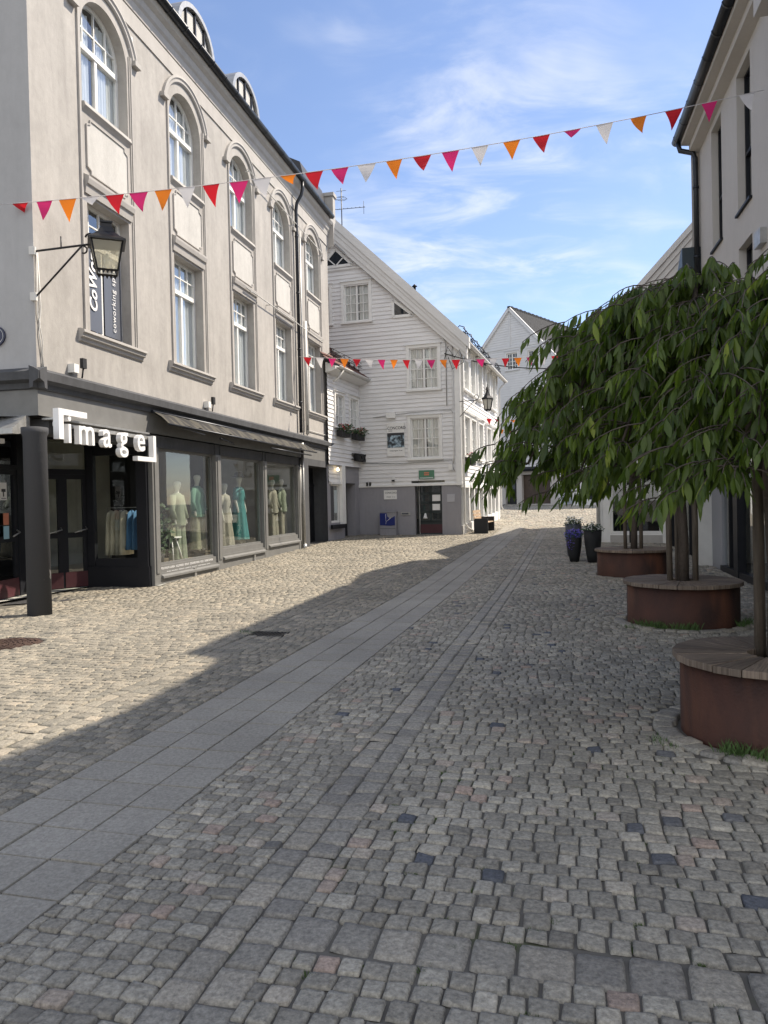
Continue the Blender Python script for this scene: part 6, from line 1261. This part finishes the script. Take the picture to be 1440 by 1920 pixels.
def weeping_tree(px, py, seed, label, R=1.75, top=2.95, low=1.42, nmain=16, nsub=7, hang=9, lsize=.105, dens=1.0, reach=None, lowf=None):
    r_ = random.Random(seed); z0 = g(py) + .42; base = (px, py, z0); t = thing('weeping_tree', label, 'tree', base, 'weeping trees in the planters')
    mb = MB(); ht = z0 + 1.75; px += .02; tr = [(px, py, z0), (px + .01, py, z0 + .6), (px - .015, py + .01, z0 + 1.2), (px, py, ht)]; mb.tube(tr, [.066, .058, .055, .052] if py > 6 else [.05, .045, .043, .042], 14); tk = part('trunk', mb, MT['bark'], t)
    br = MB(); P, D_, S, T = [], [], [], []
    def strand(p, d, length, depth):
        """a drooping twig carrying leaves"""
        depth -= .22 if r_.random() < .2 else 0; tb = r_.gauss(0, .13)
        pts = [p.copy()]; n = max(4, int(length / .07)); dd = d.normalized()
        for _ in range(n):
            dd = (dd + Vector((r_.gauss(0, .07), r_.gauss(0, .07), -.20))).normalized(); pts.append(pts[-1] + dd * length / n)
            if pts[-1].z < depth: break
        br.tube(pts, [.0045 * (1 - .6 * i / len(pts)) for i in range(len(pts))], 4, cap=False)
        side_ = 1
        for i in range(1, len(pts)):
            for _ in range(3):
                side_ = -side_; a_ = pts[i - 1].lerp(pts[i], r_.random()); ax = (pts[i] - pts[i - 1]).normalized(); sd = ax.cross(Vector((r_.gauss(0, 1), r_.gauss(0, 1), r_.gauss(0, 1)))).normalized()
                v = ax * .35 + sd * .45 + Vector((0, 0, -.95)); P.append(tuple(a_)); D_.append(tuple(v)); S.append(lsize * r_.uniform(.45, 1.3)); T.append(min(1, max(0, r_.gauss(.40, .17) + tb + (.3 if r_.random() < .06 else 0))))
        return pts
    for m_ in range(nmain):
        az = 2 * pi * (m_ + r_.uniform(-.3, .3)) / nmain; rad = R * r_.uniform(.74, 1.1); 
        if reach: rad *= reach(az)
        lo = low + r_.uniform(-.05, .3)
        if lowf: lo = lowf(az, lo)
        out_ = Vector((cos(az), sin(az), 0)); hh = top - r_.uniform(-.14, .34); n = 16; pts = []
        for i in range(n + 1):
            u = i / n; rr = rad * u ** .9; zz = ht - .25 + (hh - ht + .25) * sin(min(1, u * 2.2) * pi / 2) - (hh - lo - .15) * max(0, u - .30) ** 1.35 * 1.62
            pts.append(Vector((px, py, zz)) + out_ * rr + Vector((-out_.y, out_.x, 0)) * .12 * sin(u * 5 + m_) + Vector((r_.gauss(0, .012), r_.gauss(0, .012), r_.gauss(0, .012))))
        br.tube(pts, [.026 * (1 - .85 * i / n) + .003 for i in range(n + 1)], 6, cap=False)
        for i in range(3, n + 1):
            p = pts[i]
            for _ in range(hang // 3 + (1 if r_.random() < (hang % 3) / 3 else 0)):
                a2 = az + r_.uniform(-1.2, 1.2); d = Vector((cos(a2), sin(a2), r_.uniform(-.1, .55)))
                ln = r_.uniform(.25, .62) if i < n - 2 else r_.uniform(.15, .4)
                q = strand(p + Vector((r_.gauss(0, .02), r_.gauss(0, .02), 0)), d, ln, low - .2)
                if r_.random() < .55:
                    k = r_.randrange(1, len(q)); a3 = a2 + r_.uniform(-1, 1); strand(q[k], Vector((cos(a3), sin(a3), .1)), ln * .7, low - .2)
    part('branches', br, MT['bark'], tk)
    leaves_mesh('crown', P, D_, S, T, leaf_m, t, base); print('leaves', len(P))
WT_ARGS = {}
rc = lambda az: 1.16 if cos(az - pi + .1) > .93 else 1.0
weeping_tree(PLANT[0][0], PLANT[0][1], 5, TR[0], R=1.34, top=2.97, low=1.47, nmain=26, hang=13, lsize=.104, reach=rc, lowf=lambda az, lo: 1.62 if cos(az - pi + .1) > .93 else lo)
weeping_tree(PLANT[1][0], PLANT[1][1], 8, TR[1], R=1.45, top=2.95, low=1.95, nmain=15, hang=9, dens=.8)
weeping_tree(PLANT[2][0], PLANT[2][1], 9, TR[2], R=1.45, top=3.1, low=2.05, nmain=13, hang=7, dens=.8)

# ---- flower pots by the projecting house
def pot(x, y, h, r, r0, label, mat, pet, n, seed, trail=False):
    z = g(y); t = thing('flower_pot', label, 'flower pot', (x, y, z), 'tall flower pots')
    mb = MB(); mb.lathe((x, y, z), [(r0, 0), (r0 + (r - r0) * .45, h * .3), (r0 + (r - r0) * .85, h * .65), (r, h), (r - .02, h), (r - .03, h - .06), (0, h - .06)], 32); part('pot', mb, MT[mat], t)
    mb = MB(); flower_leaves(mb, (x, y, z + h + .02), r * 1.05, r * 1.05, .13, 260, .07, seed); part('foliage', mb, MT['leafsmall'], t)
    mb = MB(); flower_leaves(mb, (x, y, z + h + .07), r * 1.15, r * 1.15, .12, n, .05, seed + 3)
    if trail:
        flower_leaves(mb, (x - .12, y - .12, z + h - .08), .12, .08, .2, 90, .035, seed + 6)
    part('flowers', mb, MT[pet], t)
pot(4.36, 17.0, .56, .175, .10, 'short black tapered pot with trailing violet flowers', 'blackmat', 'petal_violet', 300, 3, True)
pot(4.72, 16.75, .74, .20, .12, 'tall black tapered pot with white flowers', 'blackmat', 'petal_white', 170, 5)
pot(4.68, 18.3, .80, .20, .15, 'bluish grey pot with white flowers standing behind the two black pots', 'bluesteel', 'petal_white', 170, 8)

# ---- grass at the foot of the planters
mb = MB(); r_ = random.Random(4)
for (px, py, a0, a1, R_, n, h) in ((PLANT[1][0], PLANT[1][1], 3.5, 4.6, .70, 420, .10), (PLANT[1][0], PLANT[1][1], 5.3, 5.9, .72, 160, .10), (PLANT[0][0], PLANT[0][1], 3.75, 4.2, .61, 200, .09), (PLANT[1][0] - .75, PLANT[1][1] - .35, 0, 6.28, .06, 70, .05), (PLANT[0][0], PLANT[0][1], 3.2, 3.5, .80, 60, .05), (DRAIN[0] - .26, DRAIN[1] + .05, 0, 6.28, .05, 50, .05)):
    for _ in range(n):
        a = r_.uniform(a0, a1); rr = R_ + r_.gauss(0, .03); x, y = px + rr * cos(a), py + rr * sin(a); z = g(y); hh = h * r_.uniform(.4, 1.2); b_ = r_.uniform(0, 6.28); d = Vector((cos(b_), sin(b_), 0)); p = Vector((x, y, z)); l = d * hh * r_.uniform(.1, .6)
        s2 = Vector((-d.y, d.x, 0)) * .003; mb.add([p - s2, p + s2, p + l * .5 + Vector((0, 0, hh * .7)), p + l + Vector((0, 0, hh))], [(0, 1, 2), (0, 2, 3)])
solo('grass', mb, pbr('grass blades', (.07, .13, .03), .7, var=.3, vscale=20), 'tufts of grass growing round the planter feet', 'grass', kind='stuff')
# moss in the joints near the camera
mb = MB(); r_ = random.Random(14)
for _ in range(150):
    p, q = r_.uniform(-1, 2.0), r_.uniform(2.0, 4.6); x, y = xy(p, q); x = round(x / .1) * .1 + r_.uniform(-.02, .02)
    for _ in range(24):
        xx, yy = x + r_.gauss(0, .014), y + r_.gauss(0, .010); d = Vector((r_.uniform(-1, 1), r_.uniform(-1, 1), 0)) * .006; mb.add([(xx, yy, .0), (xx + .004, yy, .0), (xx + d.x, yy + d.y, .014)], [(0, 1, 2)])
solo('moss', mb, pbr('moss', (.06, .10, .025), .9), 'specks of moss in the paving joints', 'moss', kind='stuff')

# ---- mannequins in the display windows
def ell(c, rx, ry, z, az, n=20): 
    ca, sa = cos(az), sin(az); return [Vector((c[0] + rx * cos(t) * ca - ry * sin(t) * sa, c[1] + rx * cos(t) * sa + ry * sin(t) * ca, z)) for t in [2 * pi * k / n for k in range(n)]]
def mannequin(fr, s_, o_, z0, label, cloth, top=None, kind='dress', lean=0.0, head=True, hat=False):
    c = fr.w(s_, o_, 0); az = radians(90 - fr.az); f = lambda dx_, z: (c.x + dx_ * cos(az), c.y + dx_ * sin(az))
    t = thing('mannequin', label, 'mannequin', (c.x, c.y, z0), 'mannequins in the display windows')
    vs, es, rd = [], [], []
    def v(dx_, dy_, z, r): vs.append(fr.w(s_ + dx_, o_ + dy_, z0 + z)); rd.append(r); return len(vs) - 1
    hip = v(0, 0, .92, .13); wa = v(0, 0, 1.12, .10); chs = v(0, 0, 1.32, .13); nk = v(0, 0, 1.48, .05); n2 = v(0, .01, 1.55, .045); hd = v(0, .02, 1.66, .095); h2 = v(0, .01, 1.74, .08)
    es += [(hip, wa), (wa, chs), (chs, nk), (nk, n2), (n2, hd), (hd, h2)]
    for sg in (-1, 1):
        sh_ = v(sg * .17, 0, 1.40, .055); el = v(sg * (.25 + .03 * sg), .0, 1.12, .042); wr = v(sg * .24, .07, .90, .028); ha = v(sg * .24, .09, .80, .022); es += [(chs, sh_), (sh_, el), (el, wr), (wr, ha)]
        th = v(sg * .09, 0, .82, .095); kn = v(sg * .095, .03 * sg, .48, .06); an = v(sg * .10, 0, .10, .035); ft = v(sg * .11, .12, .035, .03); es += [(hip, th), (th, kn), (kn, an), (an, ft)]
    me = bpy.data.meshes.new('body'); me.from_pydata([tuple(p) for p in vs], es, []); ob = bpy.data.objects.new('body', me); C.objects.link(ob)
    sk = ob.modifiers.new('skin', 'SKIN'); 
    for i, r in enumerate(rd): me.skin_vertices[0].data[i].radius = (r, r * .85); 
    me.skin_vertices[0].data[hip].use_root = True
    ss = ob.modifiers.new('sub', 'SUBSURF'); ss.levels = 2; ss.render_levels = 2
    bpy.context.view_layer.update(); m2 = bpy.data.meshes.new_from_object(ob.evaluated_get(bpy.context.evaluated_depsgraph_get())); bpy.data.objects.remove(ob)
    m2.transform(Matrix.Translation(-Vector((c.x, c.y, z0)))); m2.materials.clear(); m2.materials.append(MT['skin_m']); m2.polygons.foreach_set('use_smooth', [True] * len(m2.polygons)); b_ = bpy.data.objects.new('body', m2); C.objects.link(b_); b_.parent = t
    def garment(nm, prof, mat, wob=.0):
        mb = MB(); n = 36; rings = []
        for (z, rx, ry) in prof:
            rings.append([Vector((c.x, c.y, 0)) + fr.d * (rx * cos(a) * (1 + wob * sin(7 * a) * (1.6 - z))) + fr.n * (ry * sin(a) * (1 + wob * sin(9 * a + 1) * (1.6 - z))) + Vector((0, 0, z0 + z)) for a in [2 * pi * k / n for k in range(n)]])
        mb.loft(rings, cap=False); part(nm, mb, mat, t)
    if kind == 'dress': garment('dress', [(.12, .30, .24), (.5, .25, .2), (.85, .20, .16), (1.0, .175, .14), (1.12, .15, .125), (1.3, .19, .15), (1.42, .18, .11), (1.47, .09, .07)], cloth, .06)
    if kind in ('trousers', 'shirt'):
        garment('blouse', [(.78, .20, .17), (.95, .19, .16), (1.12, .175, .14), (1.3, .20, .155), (1.42, .185, .11), (1.48, .08, .07)], top, .05)
        for sg in (-1, 1):
            mb = MB(); rings = []
            for (z, r, dx_) in ((.06, .13, .13), (.45, .115, .115), (.8, .11, .085), (.95, .10, .07)):
                rings.append([fr.w(s_ + sg * dx_ + r * cos(a), o_ + r * sin(a) * (1 + .1 * sin(6 * a)), z0 + z) for a in [2 * pi * k / 20 for k in range(20)]])
            mb.loft(rings, cap=False); part('trouser_leg', mb, cloth, t)
            mb = MB(); mb.tube([fr.w(s_ + sg * .16, o_, z0 + 1.42), fr.w(s_ + sg * .26, o_ + .01, z0 + 1.12), fr.w(s_ + sg * .26, o_ + .07, z0 + .92)], [.075, .07, .065], 14); part('sleeve', mb, top, t)
    if kind == 'dress':
        for sg in (-1, 1): mb = MB(); mb.tube([fr.w(s_ + sg * .16, o_, z0 + 1.42), fr.w(s_ + sg * .26, o_ + .01, z0 + 1.14)], [.07, .065], 14); part('sleeve', mb, cloth, t)
    if hat: mb = MB(); hc_ = fr.w(s_, o_ + .015, z0 + 1.74); mb.lathe(tuple(hc_), [(.21, -.02), (.12, .0), (.11, .09), (.06, .12), (0, .12)], 20); part('hat', mb, MT['blackmat'], t)
Gc = lambda n_, c_: pbr(n_, c_, .85, var=.2, vscale=8, vstretch=(5, 5, .6), bump=.3, bscale=12)
sage = Gc('sage cloth', (.20, .23, .165)); mint = Gc('mint cloth', (.10, .21, .155)); teal = Gc('teal cloth', (.045, .20, .20)); cream = Gc('cream cloth', (.29, .275, .22)); olive = Gc('olive cloth', (.20, .205, .135))
mannequin(LB, 1.82, -.42, .36, 'mannequin in a sage green blouse in the first display window', sage, sage, 'trousers')
mannequin(LB, 2.62, -.36, .52, 'mannequin in a mint top and olive trousers in the first display window', olive, mint, 'trousers')
mannequin(LB, 5.0, -.40, .55, 'mannequin in a long teal dress and black hat in the second display window', teal, kind='dress', hat=True)
mannequin(LB, 4.25, -.46, .36, 'mannequin in a white dress at the back of the second display window', cream, kind='dress')
mannequin(LB, 7.25, -.38, .52, 'bare cream mannequin with a short top in the third display window', cream, cream, 'shirt')
mannequin(LB, 7.98, -.38, .55, 'mannequin in pale clothes at the far end of the third display window', cream, sage, 'shirt')
# small table with a bag
tc_ = FR(*LB.w(1.52, -.42, 0)[:2], LB.az)
t = thing('side_table', 'small easel legged side table in the first display window', 'table', tc_.w(0, 0, .36)); mb = MB(); mb.box(tc_, -.18, .18, -.15, .15, .88, .91); part('table_top', mb, MT['white'], t)
for a_, o_ in ((-.16, -.13), (.16, -.13), (-.16, .13), (.16, .13)): mb = MB(); mb.tube([tc_.w(a_ * .5, o_ * .5, .88), tc_.w(a_ * 1.3, o_ * 1.3, .36)], .014, 6); part('leg', mb, MT['white'], t)
t = thing('handbag', 'olive handbag standing on the side table', 'bag', tc_.w(0, 0, .91)); mb = MB(); mb.prism(FR(*tc_.w(-.12, 0, 0)[:2], LB.az), [(0, .91), (.24, .91), (.21, 1.10), (.03, 1.10)], -.06, .06); part('bag_body', mb, olive, t); mb = MB(); mb.tube([tc_.w(-.07, 0, 1.1), tc_.w(-.05, 0, 1.2), tc_.w(.05, 0, 1.2), tc_.w(.07, 0, 1.1)], .007, 6); part('handle', mb, olive, t)
c_ = LB.w(1.12, -.5, 1.05); t = thing('potted_plant', 'leafy dark plant at the left end of the first display window', 'plant', (c_.x, c_.y, .36)); mb = MB(); flower_leaves(mb, (c_.x, c_.y, c_.z), .30, .30, .55, 420, .12, 31); part('foliage', mb, MT['leafsmall'], t); mb = MB(); mb.lathe((c_.x, c_.y, .36), [(.1, 0), (.14, .22)], 16); part('pot', mb, MT['blackmat'], t)
# clothes rail inside the entry showcase
t = thing('clothes_rail', 'clothes rail with pale and blue garments in the entry showcase', 'clothes rail', SF.w(.6, -.5, .1)); mb = MB(); mb.tube([SF.w(.12, -.5, .1), SF.w(.12, -.5, 1.55), SF.w(1.12, -.5, 1.55), SF.w(1.12, -.5, .1)], .014, 6); part('rail', mb, MT['steel'], t)
blue_c = Gc('blue printed cloth', (.06, .16, .30)); pale_c = Gc('pale cloth', (.50, .46, .36))
for k, (s_, m_, nm) in enumerate(((.20, pale_c, 'pale'), (.30, pale_c, 'cream'), (.40, cream, 'ivory'), (.50, pale_c, 'beige'), (.64, blue_c, 'blue patterned'), (.76, blue_c, 'blue denim'), (.88, blue_c, 'blue frilled'))):
    tt = thing('hanging_garment', '%s garment hanging on the rail, number of places from the left edge' % nm if False else '%s garment hanging on the rail in the entry showcase' % nm, 'garment', SF.w(s_, -.5, .9), 'garments on the rail')
    mb = MB(); rings = [];
    for z, w, th_ in ((.62 if k < 4 else .72, .10, .24), (.9, .075, .22), (1.25, .05, .20), (1.44, .035, .16), (1.50, .012, .03)): rings.append([SF.w(s_ + w * cos(a) * (1 + .2 * sin(5 * a)), -.5 + th_ * sin(a), z) for a in [2 * pi * j / 18 for j in range(18)]])
    mb.loft(rings); part('cloth', mb, m_, tt)
